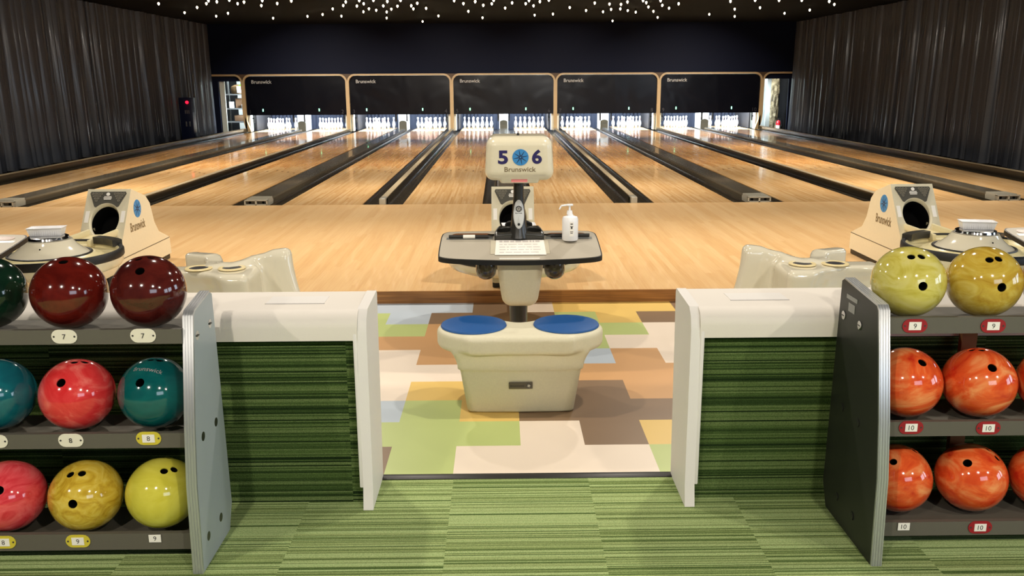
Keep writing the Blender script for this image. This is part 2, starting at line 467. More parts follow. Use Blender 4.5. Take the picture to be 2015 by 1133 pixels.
mb = MB(); mb.box(9.65, 9.75, -14.5, 21, -0.2, 3.4); tag(mb.build('wall_right', M_CEIL, smooth=False), kind='structure')
# far wall above the pin machines, with a dark surround to both side openings
mb = MB()
mb.box(-9.65, 9.65, 17.56, 17.66, 1.80, 3.4)
mb.box(-9.65, -8.5, 17.56, 17.62, 1.615, 1.80); mb.box(8.5, 9.65, 17.56, 17.62, 1.615, 1.80)
mb.box(-9.65, -9.27, 17.56, 17.62, -0.12, 1.615); mb.box(9.345, 9.65, 17.56, 17.62, -0.12, 1.615)
tag(mb.build('wall_far', M_NAVYWALL, smooth=False), kind='structure')
mb = MB(); mb.box(-9.9, 9.9, 20.9, 21.0, -0.2, 3.4); tag(mb.build('wall_back', M_BACKW, smooth=False), kind='structure')

# ------------------------------------------------------------------ lanes
P = 3.38; LW = 1.067; DI = 0.70; DB = 0.546; LEN = 19.6
ORD = ['far left', 'second from the left', 'third from the left', 'fourth from the left', 'fifth from the left',
       'fifth from the right', 'fourth from the right', 'third from the right', 'second from the right', 'far right']
lane_x = []
for k in range(5):
    for s in (-1, 1): lane_x.append((k - 2) * P + s * (DI / 2 + LW / 2))
mb = MB(); mb.box(-LW / 2, LW / 2, 0, 17.25, -0.05, 0.0); me_bed = mb.data('lane_bed', M_LANE, False)
mb = MB(); mb.box(-LW / 2, LW / 2, 17.25, LEN, -0.05, 0.0)
M_DECK = wood('pin_deck_maple', [(0.0, (216, 176, 124)), (1.0, (232, 196, 148))], 0.2, 0.5, 0.0275, 0.25)
me_deck = mb.data('pin_deck', M_DECK, False)
# approach dots and aiming darts inlaid in the lane
mb = MB()
for k in range(10):
    if k in (4, 5): continue
    mb.cyl((-0.4725 + 0.105 * k, 2.2 if k % 2 else 2.2, 0.0003), (-0.4725 + 0.105 * k, 2.2, 0.0008), 0.010, n=10)
for k in range(7):
    x = (k - 3) * 0.139; y = 4.72 - abs(k - 3) * 0.16
    mb.prism([(x - 0.016, y - 0.07), (x + 0.016, y - 0.07), (x, y + 0.08)], 0.0003, 0.0008)
me_dots = mb.data('aiming_mark', mat('dart_brown', (92, 56, 26), 0.3), False)
def gutter_me(w):
    mb = MB(); n = 10; a = []; b = []
    for k in range(n + 1):
        t = PI * k / n; x = -w / 2 + w * (1 - cos(t)) / 2; z = -0.012 - 0.075 * sin(t)
        a.append(mb.bm.verts.new((x, 0.0, z))); b.append(mb.bm.verts.new((x, LEN, z)))
    for k in range(n): mb.bm.faces.new((a[k], a[k + 1], b[k + 1], b[k]))
    return mb.data('gutter', M_GUT, True, 1.2)
GI, GB = (DI - 0.31) / 2, (DB - 0.09) / 2
me_gi, me_gb = gutter_me(GI), gutter_me(GB)
for i, x in enumerate(lane_x):
    t = thing('bowling_lane', 'glossy wooden bowling lane running to the pins, ' + ORD[i], 'bowling lane', (x, 0, 0), 'lanes side by side')
    link('lane_bed', me_bed, t); link('pin_deck', me_deck, t); link('aiming_marks', me_dots, t)
    inner = 1 if i % 2 == 0 else -1      # side of the ball return division
    link('gutter', me_gi, t, (inner * (LW / 2 + GI / 2), 0, 0)); link('gutter', me_gb, t, (-inner * (LW / 2 + GB / 2), 0, 0))
# covers over the ball returns between the lanes of a pair
def fitting(mb):
    hexp = [(-0.15, 0.0), (-0.165, 0.035), (-0.14, 0.072), (0.14, 0.072), (0.165, 0.035), (0.15, 0.0)]
    return hexp
RP = frame((0, 0, 0), (1, 0, 0), (0, 0, 1))
CO5 = ['between the two lanes at far left', 'between third and fourth lanes from the left', 'running up behind the score hood in the middle', 'between third and fourth lanes from the right', 'between the two lanes at far right']
for k in range(5):
    x = (k - 2) * P
    t = thing('return_cover', 'dark raised ball return cover ' + CO5[k], 'ball return cover', (x, 0, 0), 'ball return covers')
    mb = MB(); mb.prism([(-0.1545, -0.1), (-0.1545, 0.055), (-0.135, 0.075), (0.135, 0.075), (0.1545, 0.055), (0.1545, -0.1)], -17.4, -0.32, mtx=RP)
    mb.build('cover', M_CAP, t, off=(0, 0, 0))
    mb = MB()
    hexp = [(-0.14, -0.1), (-0.1545, 0.045), (-0.135, 0.08), (0.135, 0.08), (0.1545, 0.045), (0.14, -0.1)]
    mb.prism(hexp, -0.34, -0.06, mtx=RP)
    mb.box(-0.1545, -0.138, 0.0, 0.07, 0.0, 0.066); mb.box(0.138, 0.1545, 0.0, 0.07, 0.0, 0.066); mb.box(-0.01, 0.01, 0.0, 0.07, 0.0, 0.066)
    mb.box(-0.1545, 0.1545, 0.0, 0.07, 0.056, 0.07, 0.003); mb.box(-0.15, 0.15, 0.0, 0.07, 0.0, 0.012)
    mb.build('end_fitting', M_FIT, t, off=(0, 0, 0))
    mb = MB(); mb.box(-0.142, -0.012, 0.045, 0.06, 0.012, 0.056); mb.box(0.012, 0.142, 0.045, 0.06, 0.012, 0.056)
    mb.build('window', M_FLAP, t, off=(0, 0, 0))
    for s in (-1, 1):
        mb = MB(); mb.cyl((s * 0.09, 0.04, 0.034), (s * 0.09, 0.046, 0.034), 0.018, n=14); mb.build('port', M_VOID, t, off=(0, 0, 0))
# narrow dividers between pairs and at both outer edges
DV = ['at the foot of the left curtain', 'between second and third lanes from the left', 'between fourth and fifth lanes from the left', 'between fourth and fifth lanes from the right', 'between second and third lanes from the right', 'at the foot of the right curtain']
for k in range(6):
    x = (k - 2.5) * P
    edge = k in (0, 5)
    t = thing('lane_divider', ('beige capped side rail ' if edge else 'narrow beige divider strip ') + DV[k], 'lane divider', (x, 0, 0), 'lane dividers')
    mb = MB(); h = 0.12 if edge else 0.078
    mb.box(-0.042, 0.042, 0.2, 17.4, h - 0.014, h, 0.004); mb.build('cap', M_CAPT, t, off=(0, 0, 0))
    mb = MB(); mb.box(-0.0445, 0.0445, 0.0 if edge else 0.1, 17.4, -0.1, h - 0.014); mb.build('rail', M_GUT, t, off=(0, 0, 0))
    if not edge:
        mb = MB(); mb.box(-0.0445, 0.0445, -0.0, 0.22, -0.02, 0.082, 0.012, 3); mb.build('end_cap', M_FIT, t, off=(0, 0, 0))

# ------------------------------------------------------------------ pins
pp = [(0, 0), (0.0258, 0), (0.0285, 0.004), (0.0358, 0.019), (0.0450, 0.057), (0.0530, 0.086), (0.0605, 0.114), (0.0588, 0.149), (0.0502, 0.184), (0.0392, 0.219),
      (0.0312, 0.238), (0.0250, 0.255), (0.0232, 0.276), (0.0238, 0.298), (0.0290, 0.325), (0.0322, 0.343), (0.0312, 0.362), (0.024, 0.377), (0.012, 0.3845), (0, 0.386)]
mb = MB(); mb.lathe(pp, n=20); me_pin = mb.data('bowling_pin', M_PIN, True, 1.0)
PINPOS = [('head pin in front', 0, 0), ('left pin of second row', -0.155, 1), ('right pin of second row', 0.155, 1),
          ('left pin of third row', -0.31, 2), ('middle pin of third row', 0, 2), ('right pin of third row', 0.31, 2),
          ('left end of back row', -0.465, 3), ('second from left in back row', -0.155, 3), ('third from left in back row', 0.155, 3), ('right end of back row', 0.465, 3)]
for i, x in enumerate(lane_x):
    for lab, dx, rr in PINPOS:
        o = link('bowling_pin', me_pin, None, (x + dx, 18.29 + 0.268 * rr, 0.0))
        tag(o, 'white pin, %s, lane %s' % (lab, ORD[i]), 'bowling pin', 'bowling pins lane ' + ORD[i])

# ------------------------------------------------------------------ pin machines, masks and their tan frame
YM = 17.5
fr = thing('masking_arches', 'tan wooden frame of rounded arches around the dark panels above the pins', 'frame', (0, YM, 0))
def arc(cx, cz, r, a0, a1, n=8): return [(cx + r * cos(a0 + (a1 - a0) * k / n), cz + r * sin(a0 + (a1 - a0) * k / n)) for k in range(n + 1)]
TOPZ = 1.835; BW = 0.058; RA = 0.26
def band(path_out, path_in, name, y0=-0.06, y1=0.055):
    mb = MB(); poly = path_out + path_in[::-1]
    bm = mb.bm
    a = [bm.verts.new((x, YM + y0, z)) for x, z in poly]; b = [bm.verts.new((x, YM + y1, z)) for x, z in poly]
    n = len(path_out); N = len(poly)
    for k in range(n - 1):
        i0, i1, j0, j1 = k, k + 1, N - 1 - k, N - 2 - k
        bm.faces.new((a[i0], a[i1], a[j1], a[j0])); bm.faces.new((b[i0], b[j0], b[j1], b[i1]))
    for k in range(N): bm.faces.new((a[k], b[k], b[(k + 1) % N], a[(k + 1) % N]))
    return mb.build(name, M_TAN, fr)
for k in range(5):
    xl, xr = (k - 2.5) * P, (k - 1.5) * P
    out = [(xl, 0.0), (xl, TOPZ - RA)] + arc(xl + RA, TOPZ - RA, RA, PI, PI / 2)[1:] + arc(xr - RA, TOPZ - RA, RA, PI / 2, 0) + [(xr, 0.0)]
    ri = RA - BW
    inn = [(xl + BW, 0.0), (xl + BW, TOPZ - RA)] + arc(xl + RA, TOPZ - RA, ri, PI, PI / 2)[1:] + arc(xr - RA, TOPZ - RA, ri, PI / 2, 0) + [(xr - BW, 0.0)]
    band(out, inn, 'bay_arch')
for sgn in (-1, 1):
    xe = sgn * 2.5 * P
    a0, a1 = (0, PI / 2) if sgn < 0 else (PI, PI / 2)
    cx = xe + sgn * RA
    foot = [(xe + sgn * -0.0, 0.0)]
    out = foot + [(xe, TOPZ - RA)] + arc(cx, TOPZ - RA, RA, a0, a1)[1:] + [(sgn * 9.5, TOPZ)]
    inn = [(xe + sgn * (BW - 0.10), 0.0), (xe + sgn * (BW - 0.02), 0.28), (xe + sgn * BW, 0.5), (xe + sgn * BW, TOPZ - RA)] + arc(cx, TOPZ - RA, RA - BW, a0, a1)[1:] + [(sgn * 9.5, TOPZ - BW)]
    out = [(xe - sgn * 0.18, 0.0), (xe - sgn * 0.08, 0.28), (xe, 0.5), (xe, TOPZ - RA)] + arc(cx, TOPZ - RA, RA, a0, a1)[1:] + [(sgn * 9.5, TOPZ)]
    band(out, inn, 'side_arch')
for k in range(6):
    x = (k - 2.5) * P
    mb = MB(); mb.prism([(x - 0.24, TOPZ - 0.004), (x, TOPZ - 0.27), (x + 0.24, TOPZ - 0.004)], -(YM - 0.03), -(YM - 0.05), mtx=RP); mb.build('corner_fillet', M_TAND, fr)
PN = ['far left panel over lanes one and two', 'second panel from the left', 'middle panel behind the score hood', 'second panel from the right', 'far right panel beside the side opening']
for k in range(5):
    xl, xr = (k - 2.5) * P, (k - 1.5) * P
    t = thing('masking_unit', 'glossy black masking unit above the pins, ' + PN[k], 'panel', ((xl + xr) / 2, YM + 0.03, 0.535), 'masking panels')
    poly = [(xl + 0.06, 0.535), (xl + 0.06, 1.575)] + arc(xl + 0.06 + 0.2, 1.575, 0.2, PI, PI / 2)[1:] + arc(xr - 0.06 - 0.2, 1.575, 0.2, PI / 2, 0) + [(xr - 0.06, 0.535)]
    mb = MB(); mb.prism(poly, -(YM + 0.05), -(YM + 0.02), mtx=RP); mb.build('panel_face', M_MASK, t)
    mb = MB(); text_at(mb, 'Brunswick', (xl + 0.60, YM + 0.018, 1.595), (1, 0, 0), (0, 0, 1), w=0.65, bold=0.012); mb.build('lettering', M_LETT2, t)
    for xx, nn in ((xl + 0.59, 0), (xr - 0.96, 1)):
        mb = MB(); mb.box(xx - 0.016, xx + 0.016, YM + 0.005, YM + 0.02, 0.655, 0.735, 0.004); mb.build('indicator_light', M_LED, t)
    for xx, num in ((xl + 0.17, 2 * k + 1), (xr - 0.2, 2 * k + 2)):
        mb = MB(); text_at(mb, str(num), (xx, YM + 0.018, 0.64), (1, 0, 0), (0, 0, 1), h=0.12); mb.build('lane_numeral', mat('numeral_faint', (40, 40, 46), 0.5), t)
# kickbacks and return lifts
for k in range(6):
    x = (k - 2.5) * P
    t = thing('kickback', 'pale side wall of the pin pit, ' + ['far left outer side', 'second from left', 'third from left', 'third from right', 'second from right', 'far right outer side'][k], 'pit wall', (x, 18.5, 0), 'pit side walls')
    for s in (-1, 1):
        if (k == 0 and s < 0) or (k == 5 and s > 0): continue
        mb = MB(); mb.box(x + s * 0.065, x + s * 0.13, 17.62, 17.9, 0.003, 0.9); mb.build('post', M_KICK, t)
        mb = MB(); mb.box(x + s * 0.15, x + s * 0.20, 18.1, 19.9, 0.003, 0.85); mb.build('side_plate', M_KICKD, t)
        mb = MB(); mb.box(x + s * 0.185, x + s * 0.215, 17.75, 17.8, 0.28, 0.55, 0.004); mb.box(x + s * 0.15, x + s * 0.215, 17.75, 17.8, 0.40, 0.44); mb.build('bracket', M_BLACK, t)
for k in range(5):
    x = (k - 2) * P
    t = thing('return_lift', 'white ball return housing with brown flap between pins, ' + ['far left pair', 'second pair from left', 'middle pair', 'second pair from right', 'far right pair'][k], 'ball lift', (x, 17.75, 0), 'ball return housings')
    mb = MB(); mb.box(x - 0.15, x + 0.15, 18.15, 18.95, -0.1, 0.8, 0.02); mb.build('housing', M_KICK, t)
    mb = MB(); mb.prism([(x - 0.125, -0.02)] + [(x + 0.125, -0.02)] + arc(x, 0.12, 0.19, 0.85, PI - 0.85), -18.15, -18.11, mtx=RP); mb.build('flap', M_FLAP, t)
    for s in (-1, 1):
        mb = MB(); mb.box(x + s * 0.16, x + s * 0.20, 17.75, 17.8, 0.30, 0.56, 0.004); mb.build('bracket', M_BLACK, t)
mb = MB()
n = 900
a = [mb.bm.verts.new((-8.45 + 16.9 * k / n, 20.1 + 0.02 * sin(k * 0.9) + 0.01 * sin(k * 0.37), -0.1)) for k in range(n + 1)]
b = [mb.bm.verts.new((v.co.x, v.co.y, 0.95)) for v in a]
for k in range(n): mb.bm.faces.new((a[k], a[k + 1], b[k + 1], b[k]))
tag(mb.build('pit_curtain', M_PIT), 'navy blue curtain hanging behind the bowling pins', 'curtain')

# ------------------------------------------------------------------ side curtains
def side_curtain(xc, sgn, label):
    rnd = random.Random(5 + sgn)
    y = -4.0; pts = []
    while y < 17.5:
        w = rnd.uniform(0.09, 0.36); amp = rnd.uniform(0.08, 0.20)
        if rnd.random() < 0.2: w *= 0.5; amp *= 0.6
        steps = 10
        for q in range(steps):
            t = q / steps; pts.append((y + w * t, amp * sin(PI * t) ** 0.75 + 0.010 * sin(9 * y + 3 * t) + 0.008 * sin(17.0 * t + y)))
        y += w
    pts = [p for p in pts if p[0] < 17.36]
    mb = MB(); zs = [-0.02, 0.9, 1.9, 3.38]; g = []
    for j, z in enumerate(zs):
        k = 1.15 - 0.12 * j
        g.append([mb.bm.verts.new((xc - sgn * d * k, yy, z)) for yy, d in pts])
    for j in range(3):
        for i in range(len(pts) - 1):
            mb.bm.faces.new((g[j][i], g[j][i + 1], g[j + 1][i + 1], g[j + 1][i]))
    o = mb.build('curtain', M_CURT, None, True, 3.0); tag(o, label, 'curtain', 'side curtains')
side_curtain(-9.5, -1, 'tall pleated charcoal curtain along the left wall with a red lamp cabinet in front')
side_curtain(9.5, 1, 'tall pleated charcoal curtain along the right wall above the side rail')

# ------------------------------------------------------------------ back rooms at both sides
t = thing('storage_shelf', 'grey metal storage shelf seen through the lit gap at far left', 'shelf', (-9.0, 18.6, -0.12))
for x in (-9.36, -8.55):
    for y in (18.42, 18.9):
        mb = MB(); mb.box(x - 0.025, x + 0.025, y - 0.02, y + 0.02, -0.12, 1.9); mb.build('upright', M_STEEL, t)
SHZ = (1.204, 0.737, 0.30, -0.06)
for z in SHZ:
    mb = MB(); mb.box(-9.36, -8.55, 18.40, 18.92, z - 0.04, z); mb.build('shelf_board', M_STEEL, t)
mb = MB(); mb.box(-9.26, -9.10, 17.66, 17.72, -0.12, 1.615); tag(mb.build('trim_2', M_BACKW, smooth=False), kind='structure')
def lump(name, m, label, cat, b, bev=0.02, seg=3):
    mb = MB(); mb.box(*b, bev, seg); return tag(mb.build(name, m), label, cat)
o = thing('storage_basket', 'brown woven bundle with white tag on the top board of the far left shelf', 'basket', (-8.93, 18.6, 1.206))
mb = MB(); mb.lathe([(0, 0.0), (0.22, 0.0), (0.27, 0.12), (0.24, 0.24), (0.12, 0.30), (0, 0.31)], (-8.93, 18.62, 1.206), 24, 1.0, 0.75); mb.build('bundle', M_BASKET, o)
mb = MB(); mb.box(-8.93, -8.79, 18.40, 18.41, 1.24, 1.46, 0.004); mb.build('paper_tag', M_PAPER, o)
mb = MB(); mb.prism([(-8.88, 1.46), (-8.80, 1.52), (-8.70, 1.50), (-8.66, 1.42), (-8.76, 1.48)], -18.41, -18.40, mtx=RP); mb.build('ribbon', M_GREEN, o)
lump('storage_box', M_PAPER, 'white box standing upright on second board of the far left shelf', 'box', (-9.24, -9.11, 18.46, 18.6, 0.739, 0.95), 0.006)
lump('storage_box', M_CARDB, 'brown cardboard box at the back of the second shelf board', 'box', (-9.06, -8.72, 18.60, 18.88, 0.739, 1.06), 0.006)
mb = MB(); mb.lathe([(0, 0), (0.075, 0), (0.08, 0.10), (0.05, 0.14), (0.045, 0.17), (0, 0.175)], (-8.76, 18.5, 0.739), 18); tag(mb.build('storage_jar', M_PAPER), 'white jar beside brown box on the second shelf board', 'jar')
lump('storage_box', M_CARDB, 'low brown carton on the third board of the far left shelf', 'box', (-9.1, -8.64, 18.5, 18.86, 0.302, 0.50), 0.006)
lump('paper_pack', M_PAPER, 'small white pack on top of the low brown carton', 'pack', (-8.82, -8.68, 18.52, 18.66, 0.501, 0.66), 0.01)
# right side
M_ROCK = NT('rough_stone', 0.9)
_v, _x, _y, _z = M_ROCK.co(); _n = M_ROCK.noise(_v, 5.0, 6.0, 0.8, 0.65)
M_ROCK.bump(_n, 0.9, 0.08)
M_ROCK = M_ROCK.color(M_ROCK.ramp(_n, [(0.32, (62, 52, 38)), (0.52, (132, 118, 88)), (0.7, (172, 160, 130))]))
mb = MB()
n = 20; rings = []
for j in range(24):
    z = -0.12 + 2.2 * j / 23
    rings.append([mb.bm.verts.new((9.46 + (0.21 + 0.03 * sin(3 * k + j * 0.7) + 0.02 * sin(5 * j + k)) * cos(2 * PI * k / n), 19.6 + (0.21 + 0.03 * sin(3 * k + j * 0.7)) * sin(2 * PI * k / n), z)) for k in range(n)])
for j in range(23):
    for k in range(n): mb.bm.faces.new((rings[j][k], rings[j][(k + 1) % n], rings[j + 1][(k + 1) % n], rings[j + 1][k]))
tag(mb.build('stone_column', M_ROCK), 'rough mottled brown column seen through the lit gap at far right', 'column')
mb = MB(); mb.box(8.86, 9.0, 18.3, 18.4, -0.12, 2.0); tag(mb.build('trim_3', M_BACKW, smooth=False), kind='structure')
t = thing('fire_extinguisher', 'red fire extinguisher with white label beside the rough column', 'fire extinguisher', (9.50, 18.9, -0.12))
mb = MB(); mb.lathe([(0, 0.0), (0.07, 0.0), (0.075, 0.03), (0.075, 0.26), (0.05, 0.32), (0.025, 0.34), (0, 0.34)], (9.50, 18.9, -0.12), 20); mb.build('cylinder', M_EXT, t)
mb = MB(); mb.lathe([(0.077, 0.06), (0.077, 0.17)], (9.50, 18.9, -0.12), 20); mb.build('label_band', M_PAPER, t)
mb = MB(); mb.cyl((9.5, 18.9, 0.21), (9.5, 18.9, 0.27), 0.02); mb.box(9.44, 9.58, 18.89, 18.91, 0.27, 0.29); mb.build('valve', M_BLACK, t)
mb = MB(); mb.cyl((9.55, 18.88, 0.24), (9.60, 18.84, 0.02), 0.012); mb.build('hose', M_BLACK, t)
# cabinet with the red lamp
t = thing('control_cabinet', 'slim dark cabinet with glowing red lamp in front of the left curtain', 'cabinet', (-9.14, 14.1, -0.12))
mb = MB(); mb.box(-9.32, -8.95, 14.0, 14.3, -0.12, 1.17, 0.01); mb.build('body', M_CAB, t)
mb = MB(); mb.lathe([(0, 0), (0.042, 0), (0.042, 0.02), (0.03, 0.045), (0, 0.055)], n=18, mtx=frame((-9.08, 14.0, 1.04), (1, 0, 0), (0, 0, 1))); mb.build('lamp', M_RED, t)
mb = MB()
for d in (-0.05, 0.0, 0.05): mb.box(-9.1 + d - 0.012, -9.1 + d + 0.012, 13.995, 14.0, 0.72, 0.82)
mb.build('label_strip', M_INK, t)
mb = MB(); mb.box(-9.17, -9.13, 13.985, 14.0, 0.36, 0.50, 0.005); mb.box(-9.07, -9.03, 13.985, 14.0, 0.36, 0.50, 0.005); mb.build('reflection_smudge', M_STEEL, t)  # two pale reflections on the cabinet, modelled as raised steel bars

# ------------------------------------------------------------------ ceiling bulbs
BULBS = [(-7.67,8.74),(-8.02,11.37),(-7.17,9.78),(-6.62,8.76),(-6.34,8.04),(-6.25,8.32),(-7.62,12.61),(-7.01,11.63),(-5.86,7.92),(-5.94,8.8),(-5.69,8.42),(-5.56,9.35),(-5.2,8.07),(-6.33,13.46),(-5.06,8.8),(-4.6,8.17),(-5.25,12.82),(-4.72,12.18),(-4.12,10.38),(-3.7,9.42),(-3.48,8.48),(-4.34,12.8),(-3.13,8.13),(-3.41,9.57),(-3.16,8.96),(-3.52,11.28),(-3.25,10.38),(-3.14,10.85),(-2.82,8.1),(-2.8,9.57),(-2.56,8.41),(-2.95,11.39),(-3.23,13.58),(-2.73,10.53),(-2.48,9.65),(-2.24,8.13),(-2.15,9.55),(-2.19,10.47),(-1.95,8.9),(-1.87,10.32),(-2.37,15.12),(-1.75,12.87),(-1.09,8.25),(-0.92,9.03),(-0.89,11.32),(-0.64,8.53),(-0.48,9.5),(-0.58,13.64),(-0.28,9.11),(-0.23,8.22),(0.03,10.33),(0.18,8.89),(0.49,9.1),(0.54,8.3),(0.69,9.69),(0.79,8.6),(0.97,8.23),(0.83,12.72),(1.3,12.36),(1.58,10.26),(2.06,11.18),(2.05,9.01),(2.54,11.65),(2.42,9.31),(2.65,10.87),(3.23,15.21),(2.7,9.42),(2.86,10.73),(2.76,8.78),(3.12,11.28),(3.4,11.8),(3.05,8.41),(3.21,8.96),(3.46,10.18),(3.82,11.58),(4.32,13.82),(3.45,8.49),(3.71,9.72),(4.03,10.57),(4.01,9.3),(5.51,12.7),(5.06,8.74),(5.74,10.97),(6.41,13.53),(6.25,10.55),(5.54,8.48),(6.08,8.51),(7.45,12.44),(6.59,8.53),(7.74,11.34),(7.32,8.85),(7.74,9.67)]
mb = MB(); mb.lathe([(0, -0.034), (0.010, -0.028), (0.020, -0.010), (0.024, 0.004), (0.020, 0.018), (0.008, 0.028), (0.004, 0.03)], n=12)
mb.m(1).lathe([(0.0045, 0.029), (0.0045, 0.10), (0, 0.10)], n=8)
me_bulb = mb.data('ceiling_bulb', [M_BULB, M_CEIL])
for x, y in BULBS:
    tag(link('ceiling_bulb', me_bulb, None, (x, y, 3.3)), 'tiny glowing bulb hanging from the black ceiling', 'light bulb', 'starry ceiling bulbs')

# ------------------------------------------------------------------ counters
def counter(sgn, xi, label):
    """xi: inner face of the end panel; the counter runs away from the opening"""
    t = thing('counter', label, 'counter', (xi + sgn * 0.8, -8.75, CZ), 'white topped counters')
    xo = xi + sgn * 2.55; xa = xi + sgn * 0.03
    x0, x1 = min(xo, xa), max(xo, xa)
    prof = [(-8.57, 0.872), (-8.80, 0.872)] + [(-8.815 - 0.055 * sin(a), 0.817 + 0.055 * cos(a)) for a in [PI / 2 * q / 8 for q in range(9)]] + [(-8.868, 0.775), (-8.84, 0.772), (-8.57, 0.772)]
    mb = MB(); mb.prism([(y, z) for y, z in prof], x0, x1, mtx=Matrix(((0, 0, 1, 0), (1, 0, 0, 0), (0, 1, 0, 0), (0, 0, 0, 1)))); top = mb.build('countertop', M_WHITE, t)
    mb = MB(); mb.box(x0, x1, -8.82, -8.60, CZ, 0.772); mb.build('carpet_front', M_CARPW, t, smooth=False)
    # slanted end panel
    prof = [(-8.888, CZ), (-8.872, 0.245), (-8.866, 0.80), (-8.852, 0.845), (-8.82, 0.872), (-8.60, 0.882), (-8.59, 0.87), (-8.625, CZ)]
    mb = MB(); mb.prism(prof, min(xi, xi + sgn * 0.034), max(xi, xi + sgn * 0.034), mtx=Matrix(((0, 0, 1, 0), (1, 0, 0, 0), (0, 1, 0, 0), (0, 0, 0, 1))), bev=0.006)
    # carpet-height cut on the outer face is shown by a slimmer foot
    mb.build('end_panel', M_PANELW, t)
    mb = MB(); mb.box(min(xi + sgn * 0.032, xi + sgn * 0.046), max(xi + sgn * 0.032, xi + sgn * 0.046), -8.870, -8.83, 0.245, 0.80, 0.004); mb.build('edge_strip', M_PANELW, t)
    # flush hatch in the top
    xa, xb = xi + sgn * 0.16, xi + sgn * 0.36
    x0, x1 = min(xa, xb), max(xa, xb)
    mb = MB(); mb.prism([(xa, -8.645), (xb, -8.645), (xb + sgn * 0.0, -8.745), (xa + sgn * 0.0, -8.745)], 0.872, 0.8732); mb.build('hatch', M_PANELW, t)
    mb = MB(); mb.box(x0 - 0.002, x1 + 0.002, -8.7475, -8.745, 0.8721, 0.8734); mb.build('hatch_edge', M_INK, t)
counter(-1, -0.545, 'white topped counter with green carpet front, beside the pale grey rack panel')
counter(1, 0.535, 'white topped counter with green carpet front, beside the charcoal rack panel')

# ------------------------------------------------------------------ ball racks
def yz_prism(mb, prof, x0, x1, **k):
    return mb.prism(prof, x0, x1, mtx=Matrix(((0, 0, 1, 0), (1, 0, 0, 0), (0, 1, 0, 0), (0, 0, 0, 1))), **k)
def plate(rack, x, y, z, num, base, paper):
    """number plate on a shelf lip"""
    mb = MB(); R = frame((x, y, z), (1, 0, 0), (0, 0, 1))
    mats = [base, M_PAPER, M_INKD]
    if base is not None:
        w, h = 0.030, 0.021
        pts = arc(w * 0.55, 0, h, -PI / 2, PI / 2, 8) + arc(-w * 0.55, 0, h, PI / 2, 1.5 * PI, 8)
        mb.m(0).prism(pts, 0, 0.002, mtx=R)
        mb.m(2); 
        for s in (-1, 1): mb.cyl((x + s * 0.030, y - 0.0022, z), (x + s * 0.030, y - 0.003, z), 0.003, n=8)
    if paper: mb.m(1).box(x - 0.0185, x + 0.0185, y - 0.0035, y - 0.002, z - 0.0125, z + 0.0125)
    mb.m(2); text_at(mb, num, (x, y - 0.0036, z), (1, 0, 0), (0, 0, 1), h=0.015, th=0.0005)
    o = mb.build('number_plate', [base or M_PAPER, M_PAPER, M_INKD], rack); o['label'] = '%s plate numbered %s' % ('plain white' if base is None else {'plate_cream': 'white', 'plate_yellow': 'yellow', 'plate_red': 'red'}[base.name], num)
BOLTS = {-1: [(-9.147, 0.880), (-9.03, 0.884), (-9.174, 0.57), (-9.053, 0.567), (-9.205, 0.255), (-9.085, 0.254)],
         1: [(-9.042, 0.864), (-8.912, 0.862), (-9.09, 0.56), (-8.96, 0.56), (-9.11, 0.25), (-8.98, 0.25)]}
